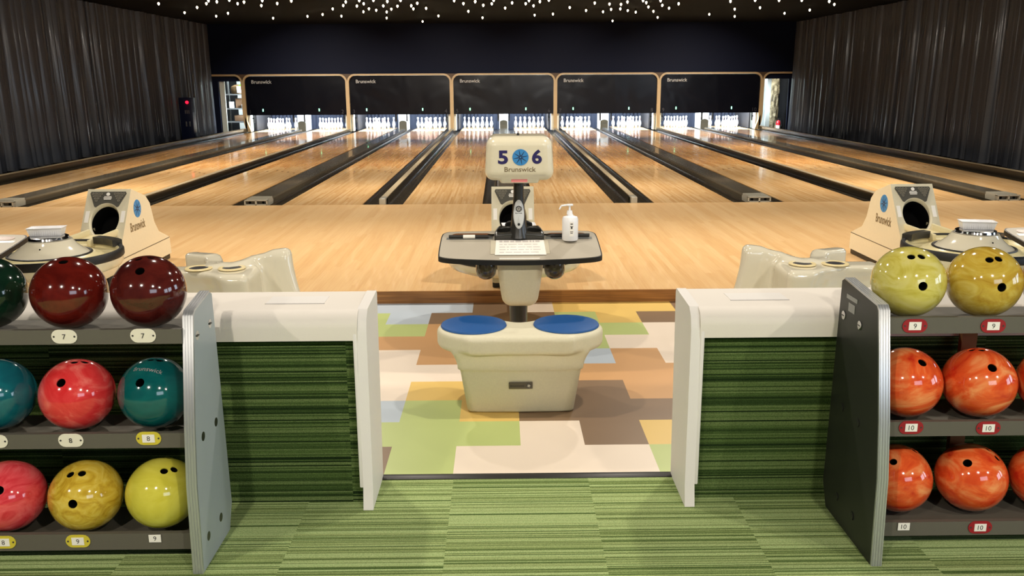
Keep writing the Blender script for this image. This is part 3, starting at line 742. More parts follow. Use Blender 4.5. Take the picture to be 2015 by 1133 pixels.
def rack(sgn, xin, ylip, yrear, panel_mat, label, lips, plates):
    t = thing('ball_rack', label, 'ball rack', (xin + sgn * 0.5, ylip, CZ), 'ball racks')
    xo = xin + sgn * 1.80
    xp = xin - sgn * 0.03
    prof = [(-9.275, CZ), (-9.262, 0.45), (-9.235, 0.62), (-9.165, 0.945), (-9.15, 0.957), (yrear - 0.02, 0.98), (yrear, 0.97), (yrear + 0.02, 0.25), (yrear - 0.02, CZ + 0.0)]
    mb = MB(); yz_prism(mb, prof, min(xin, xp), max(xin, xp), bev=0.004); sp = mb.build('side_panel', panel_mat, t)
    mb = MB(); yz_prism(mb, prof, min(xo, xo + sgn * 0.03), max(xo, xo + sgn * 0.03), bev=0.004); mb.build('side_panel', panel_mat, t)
    # ribbed aluminium edging along the front of the panel
    mb = MB()
    fp = [(-9.279, CZ), (-9.266, 0.45), (-9.239, 0.62), (-9.169, 0.945), (-9.154, 0.96), (yrear - 0.02, 0.984)]
    bp = [(-9.271, CZ), (-9.258, 0.45), (-9.231, 0.62), (-9.161, 0.943), (-9.15, 0.955), (yrear - 0.02, 0.979)]
    yz_prism(mb, fp + bp[::-1], min(xin, xp) - 0.0005, max(xin, xp) + 0.0005)
    for q in range(4):
        xx = min(xin, xp) + 0.003 + 0.008 * q
        yz_prism(mb, [(a - 0.002, b + 0.001) for a, b in fp] + fp[::-1], xx, xx + 0.004)
    mb.build('panel_edging', M_ALU, sp, off=tuple(world_loc(t)))
    # bolts: (y, z) on the visible face
    for i, (yy, zz) in enumerate(BOLTS[sgn]):
        face = xp - sgn * 0.0004
        mb = MB(); mb.lathe([(0, 0), (0.0145, 0), (0.0145, 0.002), (0.011, 0.003), (0, 0.003)], n=18, mtx=frame((face, yy, zz), (0, sgn, 0), (0, 0, 1)) if sgn < 0 else frame((face, yy, zz), (0, -1, 0), (0, 0, 1)))
        if i < 2:
            mb.m(1).box(face - 0.0036, face + 0.0036, yy - 0.009, yy + 0.009, zz - 0.0016, zz + 0.0016)
        b = mb.build('bolt', [M_CHROME if i < 2 else (M_DARK if sgn < 0 else M_PANELSHADE), M_DARK], sp, off=tuple(world_loc(t)))
    if sgn > 0:
        mb = MB(); mb.box(xp - 0.0012, xp, -9.01, -8.925, 0.924, 0.938); mb.build('maker_sticker', M_STEEL, sp, off=tuple(world_loc(t))); mb = MB(); mb.box(xp - 0.0012, xp, -8.995, -8.945, 0.886, 0.914); mb.build('maker_sticker', M_STEEL, sp, off=tuple(world_loc(t)))
    ys = max(yrear, -8.93)
    for (zt, zb, yl) in lips:
        pr = [(yl, zt), (yl, zb), (yl + 0.016, zb), (yl + 0.016, zb + 0.008), (ys - 0.02, zb + 0.002), (ys - 0.02, zb + 0.010), (yl + 0.03, zb + 0.010), (yl + 0.016, zt)]
        mb = MB(); yz_prism(mb, pr, min(xin, xo), max(xin, xo)); mb.build('shelf', M_SHELF, t)
    if sgn > 0:
        mb = MB(); mb.box(1.42, 1.47, yrear - 0.04, yrear - 0.019, 0.25, 0.87); mb.build('support_post', M_WOODPOST, t)
    for p in plates: plate(t, *p)
    return t
LIPL = [(0.912, 0.868, -9.19), (0.592, 0.545, -9.20), (0.268, 0.214, -9.21)]
LIPR = [(0.922, 0.872, -9.165), (0.597, 0.550, -9.18), (0.262, 0.215, -9.18)]
YLt = -9.2
rack(-1, -1.032, -9.2, -8.99, M_PANELLIT, 'three tier bowling ball rack ending in a bolted side panel tinted pale grey for window light', LIPL,
     [(-1.372, -9.191, 0.893, '7', M_PLATEW, False), (-1.143, -9.191, 0.894, '7', M_PLATEW, False),
      (-1.612, -9.201, 0.572, '8', M_PLATEW, False), (-1.387, -9.201, 0.573, '8', M_PLATEW, False), (-1.155, -9.201, 0.577, '8', M_PLATEY, True),
      (-1.627, -9.211, 0.245, '8', M_PLATEY, True), (-1.40, -9.211, 0.246, '9', M_PLATEY, True), (-1.164, -9.211, 0.253, '9', None, True)])
rack(1, 1.053, -9.17, -8.875, M_PANELSHADE, 'three tier bowling ball rack ending in an aluminium edged side panel darkened to charcoal for shade', LIPR,
     [(1.134, -9.166, 0.897, '9', M_PLATER, True), (1.369, -9.166, 0.895, '9', M_PLATER, True),
      (1.148, -9.181, 0.580, '10', M_PLATER, True), (1.385, -9.181, 0.576, '10', M_PLATER, True),
      (1.158, -9.181, 0.249, '10', None, True), (1.40, -9.181, 0.243, '10', M_PLATER, True)])

# ------------------------------------------------------------------ bowling balls
RB = 0.1095
def ball(c, m, holes, label, group, text=None, tm=None, deep=None):
    mb = MB()
    bmesh.ops.create_uvsphere(mb.bm, u_segments=72, v_segments=48, radius=RB)
    me = mb.data('b', m, True, 3.0)
    sizes = [0.0135, 0.0115, 0.0115]
    cups = []
    for d, r in zip(holes, sizes if len(holes) >= 3 else sizes[:1] + sizes[1:]):
        d = Vector(d).normalized()
        mc = MB(); mc.cyl(d * (RB - 0.05), d * (RB + 0.02), r, n=24)
        me = bool_diff(me, mc.data('c', m, False))
        cups.append((d, r))
    me.shade_smooth(); me.set_sharp_from_angle(angle=0.7)
    me.name = 'bowling_ball'
    o = link('bowling_ball', me, None, c); tag(o, label, 'bowling ball', group)
    for d, r in cups:
        mc = MB(); e = 0.0004; q = d.to_track_quat('Z', 'Y').to_matrix().to_4x4()
        mc.lathe([(r - e, RB - 0.004), (r - e, RB - 0.048), (0, RB - 0.048)], n=24, mtx=q)
        mc.build('finger_hole', M_VOID, o, off=(0, 0, 0))
    if text:
        tx, d, w, rot = text
        d = Vector(d).normalized(); rt = Vector((0, 0, 1)).cross(d) if abs(d.z) < 0.99 else Vector((1, 0, 0))
        rt = Vector((1, 0, 0)) - d * d.x; rt.normalize(); up = d.cross(rt)
        tmn = text_mesh(tx, 0.0, 0.0); mt = MB(); sc = w / tmn['w']
        mt.mesh(tmn)
        for v in mt.bm.verts:
            a, b = v.co.x * sc, v.co.y * sc
            a, b = a * cos(rot) - b * sin(rot), a * sin(rot) + b * cos(rot)
            v.co = (d * RB + rt * a + up * b).normalized() * (RB + 0.0004)
        mt.build('engraving', tm or M_INK, o, off=(0, 0, 0))
    return o
mb_green = ball_mat('ball_dark_green', (8, 26, 18), (20, 48, 32), None, 2.0, 1.0, 1.1)
mb_red = ball_mat('ball_dark_red', (74, 16, 12), (102, 26, 18), None, 2.0, 1.5, 2.2)
mb_mar = ball_mat('ball_maroon', (64, 20, 18), (88, 30, 24), None, 3.0, 1.0, 3.1)
mb_teal2 = ball_mat('ball_petrol', (16, 84, 96), (24, 104, 112), None, 2.5, 1.0, 4.7)
mb_coral = ball_mat('ball_coral', (206, 36, 40), (220, 62, 62), (236, 116, 106), 1.4, 2.5, 5.3)
mb_teal = ball_mat('ball_teal', (10, 78, 80), (16, 94, 92), None, 2.5, 1.0, 6.1)
mb_pink = ball_mat('ball_pink_red', (206, 48, 58), (224, 78, 84), (232, 108, 108), 1.8, 3.0, 7.9)
mb_must = ball_mat('ball_mustard', (176, 138, 34), (206, 174, 58), (222, 198, 96), 2.2, 3.0, 8.4)
mb_lime = ball_mat('ball_lime', (200, 190, 60), (216, 208, 84), None, 2.0, 1.0, 9.6)
mb_pearl = ball_mat('ball_pearl_yellow', (186, 170, 60), (208, 196, 100), (218, 208, 132), 1.8, 2.5, 10.3)
mb_gold = ball_mat('ball_gold', (178, 140, 44), (198, 168, 66), (212, 190, 104), 1.8, 3.0, 11.2)
mb_or = [ball_mat('ball_orange_%s' % k, (200, 46, 24), (230, 96, 44), (242, 158, 98), 1.2, 2.4, 12.1 + 1.7 * k) for k in range(6)]
mb_tan = ball_mat('ball_brown_gold', (150, 104, 40), (184, 140, 60), None, 2.0, 2.0, 3.3)
GT, GM, GL = 'balls on the %s shelf of the left rack', 'x', 'x'
def gl(s, r): return 'balls on the %s shelf of the %s rack' % (s, r)
L, R_ = 'grey ended', 'charcoal ended'
ball((-1.655, -9.055, 0.993), mb_green, [(0.0, 0.5, 0.85)], 'dark green bowling ball cut off at the edge, on a top shelf', gl('top', L))
ball((-1.41, -9.055, 0.992), mb_red, [(0.09, -0.31, 0.95)], 'shiny dark red bowling ball beside the dark green one', gl('top', L))
ball((-1.169, -9.055, 0.994), mb_mar, [(0.09, -0.68, 0.73), (-0.11, -0.22, 0.97), (0.18, -0.08, 0.98)], 'brownish maroon bowling ball next to the pale grey rack panel', gl('top', L))
ball((-1.652, -9.09, 0.680), mb_teal2, [(0.3, 0.3, 0.9)], 'blue green bowling ball cut off at the edge, on a middle shelf', gl('middle', L), ('Brunswick', (-0.12, -0.75, 0.62), 0.085, 0.15))
ball((-1.407, -9.09, 0.678), mb_coral, [(-0.01, -0.79, 0.62), (0.08, -0.11, 0.99), (0.31, 0.02, 0.96)], 'coral red swirled bowling ball between two teal balls', gl('middle', L))
ball((-1.166, -9.09, 0.681), mb_teal, [(-0.07, -0.81, 0.58), (-0.02, -0.06, 1.0), (0.22, -0.04, 0.98)], 'dark teal bowling ball above the yellow 8 plate, beside rack panel', gl('middle', L), ('Brunswick', (0.05, -0.5, 0.86), 0.095, -0.12))
ball((-1.645, -9.12, 0.355), mb_pink, [(0.23, -0.8, 0.55)], 'pinkish red bowling ball cut off at the edge, on a bottom shelf', gl('bottom', L))
ball((-1.404, -9.12, 0.354), mb_must, [(0.09, -0.97, 0.21), (-0.13, -0.48, 0.87), (0.18, -0.44, 0.88)], 'mustard yellow swirled bowling ball with three holes showing', gl('bottom', L))
ball((-1.165, -9.12, 0.360), mb_lime, [(0.15, 0.3, 0.94), (0.28, -0.42, 0.86), (0.5, -0.25, 0.83)], 'scuffed lime yellow bowling ball beside pale grey rack panel', gl('bottom', L))
ball((1.166, -9.03, 1.0), mb_pearl, [(-0.05, -0.99, 0.1), (-0.23, -0.51, 0.83), (0.04, -0.54, 0.84)], 'pale yellow green pearly bowling ball next to charcoal rack panel', gl('top', R_))
ball((1.402, -9.03, 0.998), mb_gold, [(-0.04, -1.0, 0.07), (-0.25, -0.59, 0.76), (-0.01, -0.61, 0.79)], 'golden yellow scuffed bowling ball on a top shelf by the picture edge', gl('top', R_))
ball((1.645, -9.03, 0.998), mb_tan, [(0.3, 0.2, 0.9)], 'sliver of a brownish gold bowling ball at the edge of a top shelf', gl('top', R_))
ball((1.175, -9.06, 0.682), mb_or[0], [(0.14, -0.6, 0.79), (-0.39, 0.28, 0.88)], 'orange red bowling ball on middle shelf, partly behind the charcoal panel', gl('middle', R_))
ball((1.408, -9.06, 0.680), mb_or[1], [(-0.08, -0.73, 0.68), (-0.28, 0.08, 0.96), (-0.06, -0.06, 1.0)], 'whole orange red swirled bowling ball in the middle of its middle shelf', gl('middle', R_))
ball((1.65, -9.06, 0.680), mb_or[2], [(0.3, 0.2, 0.9)], 'sliver of a red bowling ball at the edge of a middle shelf', gl('middle', R_))
ball((1.188, -9.04, 0.346), mb_or[3], [(0.44, -0.07, 0.89), (-0.51, -0.27, 0.82), (-0.39, -0.53, 0.76)], 'scuffed deep orange bowling ball low beside the charcoal panel', gl('bottom', R_))
ball((1.433, -9.04, 0.346), mb_or[4], [(-0.46, -0.54, 0.7), (0.36, -0.11, 0.93), (0.49, -0.39, 0.78)], 'bright orange bowling ball with one hole facing out, on a bottom shelf', gl('bottom', R_))
ball((1.68, -9.04, 0.346), mb_or[5], [(0.3, 0.2, 0.9)], 'orange bowling ball cut off at the edge of a bottom shelf', gl('bottom', R_))

# ------------------------------------------------------------------ two-seat bench in front of the score table
t = thing('spectator_bench', 'cream moulded bench with two round blue seats on coloured tiles', 'bench', (0, -7.17, TZ))
def bench_sdf(x, y, z):
    d2 = np.minimum(np.hypot(np.abs(x) - 0.245, y + 7.165) - 0.197, 9)
    fy = -7.385 + 0.22 * x * x
    bx = np.maximum(np.abs(x) - 0.25, np.maximum(fy - y, y + 7.085))
    d2 = smin(d2, bx, 0.09)
    q = np.abs(z - 0.288) - 0.052
    a, b = d2 + 0.028, q + 0.028
    rim = np.minimum(np.maximum(a, b), 0) + np.hypot(np.maximum(a, 0), np.maximum(b, 0)) - 0.028
    hw = np.where(z > 0.135, 0.330 + 0.03 * np.clip((z - 0.135) / 0.1, 0, 1) ** 2, 0.318 - 0.036 * np.clip((0.135 - z) / 0.235, 0, 1))
    fr_ = np.where(z > 0.135, -7.335 - 0.02 * np.clip((z - 0.135) / 0.1, 0, 1) ** 2, -7.328 + 0.02 * np.clip((0.135 - z) / 0.235, 0, 1)) + 0.25 * x * x * 0.6
    r = 0.03
    qx, qy, qz = np.abs(x) - hw + r, np.maximum(fr_ - y, y + 7.0) + r, np.maximum(z - 0.25, -0.1 - z) + 0.004
    base = np.minimum(np.maximum(qx, np.maximum(qy, qz)), 0) + np.sqrt(np.maximum(qx, 0) ** 2 + np.maximum(qy, 0) ** 2 + np.maximum(qz, 0) ** 2) - r
    base = np.maximum(base, qz - 0.004)
    return smin(rim, base, 0.008)
link('bench_body', net_mesh('bench_body', bench_sdf, (-0.5, -7.47, -0.12), (0.5, -6.9, 0.37), 0.0085, M_CREAM2, tuple(t.location)), t)
for sx in (-1, 1):
    mb = MB(); mb.lathe([(0, 0.338), (0.172, 0.338), (0.176, 0.343), (0.172, 0.350), (0.12, 0.354), (0, 0.355)], (sx * 0.247, -7.162, 0), 48); mb.build('seat_pad', M_BLUE, t)
mb = MB()
yb = -7.334
mb.m(0).box(-0.062, 0.062, yb, yb + 0.014, 0.042, 0.077, 0.003)
mb.m(1); text_at(mb, 'Brunswick', (-0.018, yb - 0.0008, 0.0595), (1, 0, 0), (0, 0, 1), w=0.075, th=0.0008)
wheel(mb, (0.042, yb - 0.0008, 0.0595), (1, 0, 0), (0, 0, 1), 0.0135, 1, 2, 8, 0.0008)
mb.build('name_badge', [mat('badge_grey', (92, 84, 70), 0.4), M_INKD, M_PAPER], t)

# ------------------------------------------------------------------ score table
def score_table(cx, label):
    t = thing('score_table', label, 'score table', (0, -6.55, TZ), 'score tables')
    # table plane: front low, back high
    yF, zF, yR, zR = -6.83, 0.622, -6.34, 0.695
    up = Vector((0, yR - yF, zR - zF)).normalized(); rt = Vector((1, 0, 0)); nn = rt.cross(up)
    O = Vector((0.012, yF, zF)); L_ = hypot(yR - yF, zR - zF)
    def on(u, v, h=0.0): return O + rt * u + up * v + nn * h
    TM = frame(O, rt, up)
    fr_pts = [(-0.40, 0.035), (-0.2, 0.008), (0, 0.0), (0.2, 0.008), (0.40, 0.035)]
    outl = [(-0.474, 0.10), (-0.466, 0.065)] + fr_pts + [(0.466, 0.065), (0.474, 0.10), (0.476, 0.44), (0.465, 0.51), (0.41, 0.545), (-0.41, 0.545), (-0.465, 0.51), (-0.476, 0.44)]
    # smooth outline
    def chaikin(p, n=2):
        for _ in range(n):
            q = []
            for i in range(len(p)):
                a, b = p[i], p[(i + 1) % len(p)]
                q += [(0.75 * a[0] + 0.25 * b[0], 0.75 * a[1] + 0.25 * b[1]), (0.25 * a[0] + 0.75 * b[0], 0.25 * a[1] + 0.75 * b[1])]
            p = q
        return p
    ol = chaikin(outl)
    mb = MB(); mb.prism([(x * 0.985, 0.008 + y * 0.97) for x, y in ol], -0.01, 0.002, mtx=TM); top = mb.build('tabletop', M_LAM, t)
    mb = MB(); mb.prism(ol, -0.028, 0.0, mtx=TM, bev=0.01, seg=3); mb.build('black_edge', M_BLACK, t)
    for s in (-1, 1):
        pts = arc(s * 0.29 + 0.085, 0.455, 0.034, -PI / 2, PI / 2, 8) + arc(s * 0.29 - 0.085, 0.455, 0.034, PI / 2, 1.5 * PI, 8)
        mb = MB(); mb.prism(pts, 0.002, 0.004, mtx=TM); mb.build('tray_recess', M_TRAYB, t)
        mb = MB(); mb.prism([(s * 0.30 - 0.14, 0.374), (s * 0.30 + 0.14, 0.374), (s * 0.30 + 0.14, 0.412), (s * 0.30 - 0.14, 0.412)], 0.002, 0.003, mtx=TM); mb.build('pen_groove', M_STEEL, t)
        mb = MB(); mb.prism([(s * 0.17 - 0.022, 0.425), (s * 0.17 + 0.022, 0.425), (s * 0.17 + 0.022, 0.455), (s * 0.17 - 0.022, 0.455)], 0.002, 0.009, mtx=TM, bev=0.003); mb.build('clip', M_CHROME, t)
    # keypad with round cup wells around the post
    c0 = on(0, 0.405, 0.0)
    def caddy(x, y, z):
        lx, ly, lz = x - c0.x, y - c0.y, z - c0.z
        v = ly * up.y + lz * up.z; h = ly * nn.y + lz * nn.z
        e = (np.sqrt((lx / 0.150) ** 2 + (np.maximum(v + 0.02, 0) / 0.175) ** 2) - 1) * 0.15
        top = h - 0.040 - 0.13 * (v + 0.05) - 0.01 * (1 - (lx / 0.15) ** 2)
        d = smax(smax(e, -(v + 0.05), 0.01), top, 0.022)
        d = np.maximum(d, -h - 0.008)
        for sx, sv in ((0.088, 0.006), (-0.088, 0.006), (0.072, 0.088), (-0.072, 0.088)):
            w = (np.sqrt(((lx - sx) / 0.046) ** 2 + ((v - sv) / 0.033) ** 2) - 1) * 0.033
            hw_ = 0.005 + 0.13 * (v + 0.05)
            d = smax(d, -np.maximum(w, hw_ - h), 0.006)
        return d
    link('cup_caddy', net_mesh('cup_caddy', caddy, (c0.x - 0.17, c0.y - 0.08, c0.z - 0.03), (c0.x + 0.17, c0.y + 0.19, c0.z + 0.16), 0.0045, M_DARK, tuple(t.location)), t)
    # sticker strip at the front edge
    mb = MB(); mb.prism([(-0.12, 0.028), (0.11, 0.028), (0.11, 0.040), (-0.12, 0.040)], 0.002, 0.003, mtx=TM); mb.build('sticker_strip', M_PAPER, t)
    # cups hanging below the top
    for s in (-1, 1):
        mb = MB(); mb.lathe([(0, -0.096), (0.022, -0.093), (0.042, -0.082), (0.055, -0.064), (0.060, -0.040), (0.059, -0.015), (0.054, 0.01), (0.050, 0.01), (0.050, -0.04), (0, -0.08)], (0.012 + s * 0.197, -6.74, 0.592), 28); mb.build('hanging_cup', M_BROWNGLASS, t)
    # pedestal shell and stem
    def ped(x, y, z):
        k = np.clip((z - 0.30) / 0.30, 0, 1)
        hw = 0.094 + 0.046 * k ** 0.7; hd = 0.10 + 0.05 * k
        lx, ly = x - 0.012, y + 6.56
        r = 0.05
        qx, qy, qz = np.abs(lx) - hw + r, np.abs(ly) - hd + r, np.maximum(0.305 - z, z - 0.64) + r
        return np.minimum(np.maximum(qx, np.maximum(qy, qz)), 0) + np.sqrt(np.maximum(qx, 0) ** 2 + np.maximum(qy, 0) ** 2 + np.maximum(qz, 0) ** 2) - r
    def ped2(x, y, z): return np.maximum(ped(x, y, z), (z - (zF + (y - yF) * (zR - zF) / (yR - yF) - 0.03)))
    link('pedestal', net_mesh('pedestal', ped2, (-0.17, -6.75, 0.28), (0.19, -6.36, 0.68), 0.008, M_CREAM2, tuple(t.location)), t)
    mb = MB(); mb.cyl((0.004, -6.56, TZ), (0.004, -6.56, 0.32), 0.047, 0.055, 28); mb.lathe([(0, 0), (0.15, 0), (0.15, 0.012), (0.06, 0.03), (0, 0.03)], (0.004, -6.56, TZ), 32); mb.build('stem', M_DARK, t)
    # post and projector hood
    mb = MB(); mb.lathe([(0, 0.0), (0.062, 0.0), (0.052, 0.04), (0.044, 0.10), (0.036, 0.18), (0.031, 0.25), (0.030, 0.40), (0, 0.40)], (0.009, -6.445, 0.69), 28); mb.build('post', M_DARK, t)
    PMx = frame((0.009, -6.487, 0.835), (1, 0, 0), (0, 0.10, 1))
    mb = MB(); mb.m(0).lathe([(0, -0.006), (0.031, -0.006), (0.033, 0.0), (0.029, 0.006), (0, 0.008)], n=32, mtx=PMx @ Matrix.Diagonal((1, 2.62, 1, 1)))
    mb.m(1).lathe([(0, 0.0075), (0.018, 0.0075), (0.018, 0.009), (0, 0.009)], n=24, mtx=PMx @ Matrix.Translation((0, 0.033, 0)))
    mb.m(1).lathe([(0, 0.007), (0.008, 0.007), (0.008, 0.009), (0, 0.009)], n=16, mtx=PMx @ Matrix.Translation((0, -0.060, 0)))
    mb.m(2)
    for q in range(8):
        a = 2 * PI * q / 8
        mb.prism([(0.004 * cos(a) - 0.0012 * sin(a), 0.033 + 0.004 * sin(a) + 0.0012 * cos(a)), (0.004 * cos(a) + 0.0012 * sin(a), 0.033 + 0.004 * sin(a) - 0.0012 * cos(a)), (0.014 * cos(a) + 0.0012 * sin(a), 0.033 + 0.014 * sin(a) - 0.0012 * cos(a)), (0.014 * cos(a) - 0.0012 * sin(a), 0.033 + 0.014 * sin(a) + 0.0012 * cos(a))], 0.009, 0.0095, mtx=PMx)
    mb.m(1); text_at(mb, 'Brunswick', PMx @ Vector((0, 0.008, 0.0078)), PMx.col[0][:3], PMx.col[1][:3], w=0.040, th=0.0006)
    mb.build('control_plate', [mat('silver_plate', (200, 202, 202), 0.35, metal=0.15), M_BLACK, M_PAPER], t)
    HY = -6.42
    def hood(x, y, z):
        lx, ly, lz = x - 0.012, y - HY, z - 1.172
        k = np.clip((lz + 0.12) / 0.25, 0, 1)
        hw = 0.203 - 0.014 * k; 
        hz = 0.128
        r = 0.055
        bulge = 0.012 * np.clip(1 - (lx / 0.2) ** 2, 0, 1)
        qx, qy, qz = np.abs(lx) - hw + r, np.abs(ly) - 0.165 - 0.0 + r, np.abs(lz) - hz + r
        d = np.minimum(np.maximum(qx, np.maximum(qy, qz)), 0) + np.sqrt(np.maximum(qx, 0) ** 2 + np.maximum(qy, 0) ** 2 + np.maximum(qz, 0) ** 2) - r
        nk = rbox(lx, ly, lz, (0, -0.03, -0.118), (0.112 , 0.115, 0.026), 0.012)
        return smin(d, nk, 0.012)
    hd = link('projector_hood', net_mesh('projector_hood', hood, (-0.21, HY - 0.2, 1.0), (0.235, HY + 0.2, 1.33), 0.008, M_CREAM, tuple(t.location)), t)
    yf = HY - 0.1655
    mb = MB(); text_at(mb, '5', (-0.083, yf, 1.181), (1, 0, 0), (0, 0, 1), h=0.079, w=0.058, bold=0.035, th=0.001); mb.build('numeral', M_NAVYT, hd, off=tuple(world_loc(t)))
    mb = MB(); text_at(mb, '6', (0.113, yf, 1.184), (1, 0, 0), (0, 0, 1), h=0.083, w=0.058, bold=0.035, th=0.001); mb.build('numeral', M_NAVYT, hd, off=tuple(world_loc(t)))
    mb = MB(); wheel(mb, (0.018, yf, 1.181), (1, 0, 0), (0, 0, 1), 0.047, 0, 1, 8, 0.0012, 0.07); mb.build('emblem', [M_EMB, M_EMBD], hd, off=tuple(world_loc(t)))
    mb = MB(); text_at(mb, 'Brunswick', (0.016, yf, 1.112), (1, 0, 0), (0, 0, 1), w=0.182, h=0.028, bold=0.012, th=0.001); mb.build('lettering', M_LETT, hd, off=tuple(world_loc(t)))
    mb = MB(); mb.box(-0.036, 0.058, HY - 0.1475, HY - 0.144, 1.036, 1.056); mb.build('sticker', M_PINK, hd, off=tuple(world_loc(t)))
    mb = MB(); mb.lathe([(0, -0.004), (0.008, -0.004), (0.008, 0.006), (0.005, 0.014), (0, 0.015)], (0.006, HY - 0.06, 1.30), 14); mb.build('knob', M_BLACK, hd, off=tuple(world_loc(t)))
    t.location.x = cx
    return t, on, TM
tb, on, TM = score_table(0.0, 'grey score table under the cream hood marked 5 6')
for sx, lab in ((-1, 'grey score table whose end pokes in behind the dark green ball'), (1, 'grey score table whose end pokes in behind the golden yellow ball')):
    c = copy_tree(tb); c.location.x = sx * (P + 0.10); c['label'] = lab
    for h in list(c.children):
        if h.name.startswith('projector_hood'):
            for q in list(h.children):
                if q.name.startswith('numeral'): bpy.data.objects.remove(q)
# things on the middle table
def pen(u0, u1, v, label, white):
    a, b = on(u0, v, 0.0175), on(u1, v, 0.0175)
    t = thing('marker_pen', label, 'pen', tuple(on((u0 + u1) / 2, v, 0.006)), 'pens on the score table')
    d = (b - a).normalized()
    mb = MB(); mb.cyl(a, b, 0.011, 0.011, 16); mb.build('barrel', M_BLACK, t)
    if white:
        mb = MB(); mb.cyl(a + (b - a) * 0.36, a + (b - a) * 0.66, 0.0114, 0.0114, 16, False); mb.build('paper_band', M_PAPER, t)
    mb = MB(); mb.cyl(b, b + d * 0.03, 0.008, 0.004, 14); mb.build('tip', M_DARK, t)
pen(-0.425, -0.185, 0.384, 'black marker with white band lying on the score table', True)
pen(0.425, 0.19, 0.396, 'black marker lying behind the white pump bottle on the score table', False)
t = thing('score_sheet', 'printed white sheet in a clear holder in the middle of the score table', 'sheet', tuple(on(0, 0.2, 0.003)))
mb = MB(); mb.prism([(-0.172, 0.105), (0.172, 0.105), (0.172, 0.345), (-0.172, 0.345)], 0.003, 0.005, mtx=TM); mb.build('holder', mat('holder_clear', (206, 198, 176), 0.2), t)
mb = MB(); mb.prism([(-0.146, 0.085), (0.150, 0.085), (0.146, 0.345), (-0.140, 0.345)], 0.0055, 0.007, mtx=TM); mb.build('paper', M_PAPER, t)
mb = MB(); rr = random.Random(3)
for q in range(5):
    v = 0.305 - 0.046 * q; u = -0.12
    while u < 0.11:
        w = rr.uniform(0.008, 0.05)
        mb.prism([(u, v), (min(u + w, 0.12), v), (min(u + w, 0.12), v + (0.012 if q else 0.03)), (u, v + (0.012 if q else 0.03))], 0.0072, 0.0075, mtx=TM); u += w + 0.008
mb.build('printed_lines', mat('pale_ink', (196, 190, 186), 0.7), t)
bp = on(0.303, 0.328, 0.0115)
t = thing('pump_bottle', 'white sanitiser pump bottle standing on the score table', 'bottle', tuple(bp))
BX, BY, BZ = bp
mb = MB(); mb.lathe([(0, 0), (0.044, 0), (0.048, 0.006), (0.048, 0.125), (0.043, 0.140), (0.018, 0.148), (0.018, 0.155), (0, 0.155)], (BX, BY, BZ), 32); mb.build('bottle_body', M_PLAST, t)
mb = MB(); mb.cyl((BX - 0.004, BY, BZ + 0.155), (BX - 0.004, BY, BZ + 0.178), 0.018, 0.015); mb.cyl((BX - 0.004, BY, BZ + 0.178), (BX - 0.004, BY, BZ + 0.205), 0.006)
mb.box(BX - 0.022, BX + 0.016, BY - 0.011, BY + 0.011, BZ + 0.205, BZ + 0.217, 0.004); mb.cyl((BX - 0.015, BY, BZ + 0.211), (BX - 0.055, BY - 0.01, BZ + 0.207), 0.006, 0.005, 12); mb.cyl((BX - 0.055, BY - 0.01, BZ + 0.207), (BX - 0.066, BY - 0.012, BZ + 0.186), 0.005, 0.004, 12); mb.build('pump', M_PLAST, t)
mb = MB(); n = 8
for a0, z0, z1, w in ((2.9 + PI / 2 + 0.35, 0.03, 0.115, 0.5), ):
    for k in range(n):
        a, b = a0 - w * 0.5 + w * k / n, a0 - w * 0.5 + w * (k + 1) / n
        vs = [mb.bm.verts.new((BX + 0.0486 * cos(q), BY + 0.0486 * sin(q), BZ + z)) for q, z in ((a, z0), (b, z0), (b, z1), (a, z1))]
        f = mb.bm.faces.new(vs); f.material_index = 0
lbl = mb.build('bottle_label', [M_PAPER], t)
mb = MB()
for zz, hh, ww in ((0.10, 0.006, 0.30), (0.086, 0.004, 0.36), (0.074, 0.012, 0.2), (0.055, 0.004, 0.36), (0.046, 0.004, 0.3)):
    for k in range(4):
        a = 2.9 + PI / 2 + 0.35 - ww / 2 + ww * k / 4; b = a + ww / 4
        vs = [mb.bm.verts.new((BX + 0.0489 * cos(q), BY + 0.0489 * sin(q), BZ + z)) for q, z in ((a, zz), (b, zz), (b, zz + hh), (a, zz + hh))]
        mb.bm.faces.new(vs)
mb.build('label_print', M_INKD, lbl, off=tuple(bp))

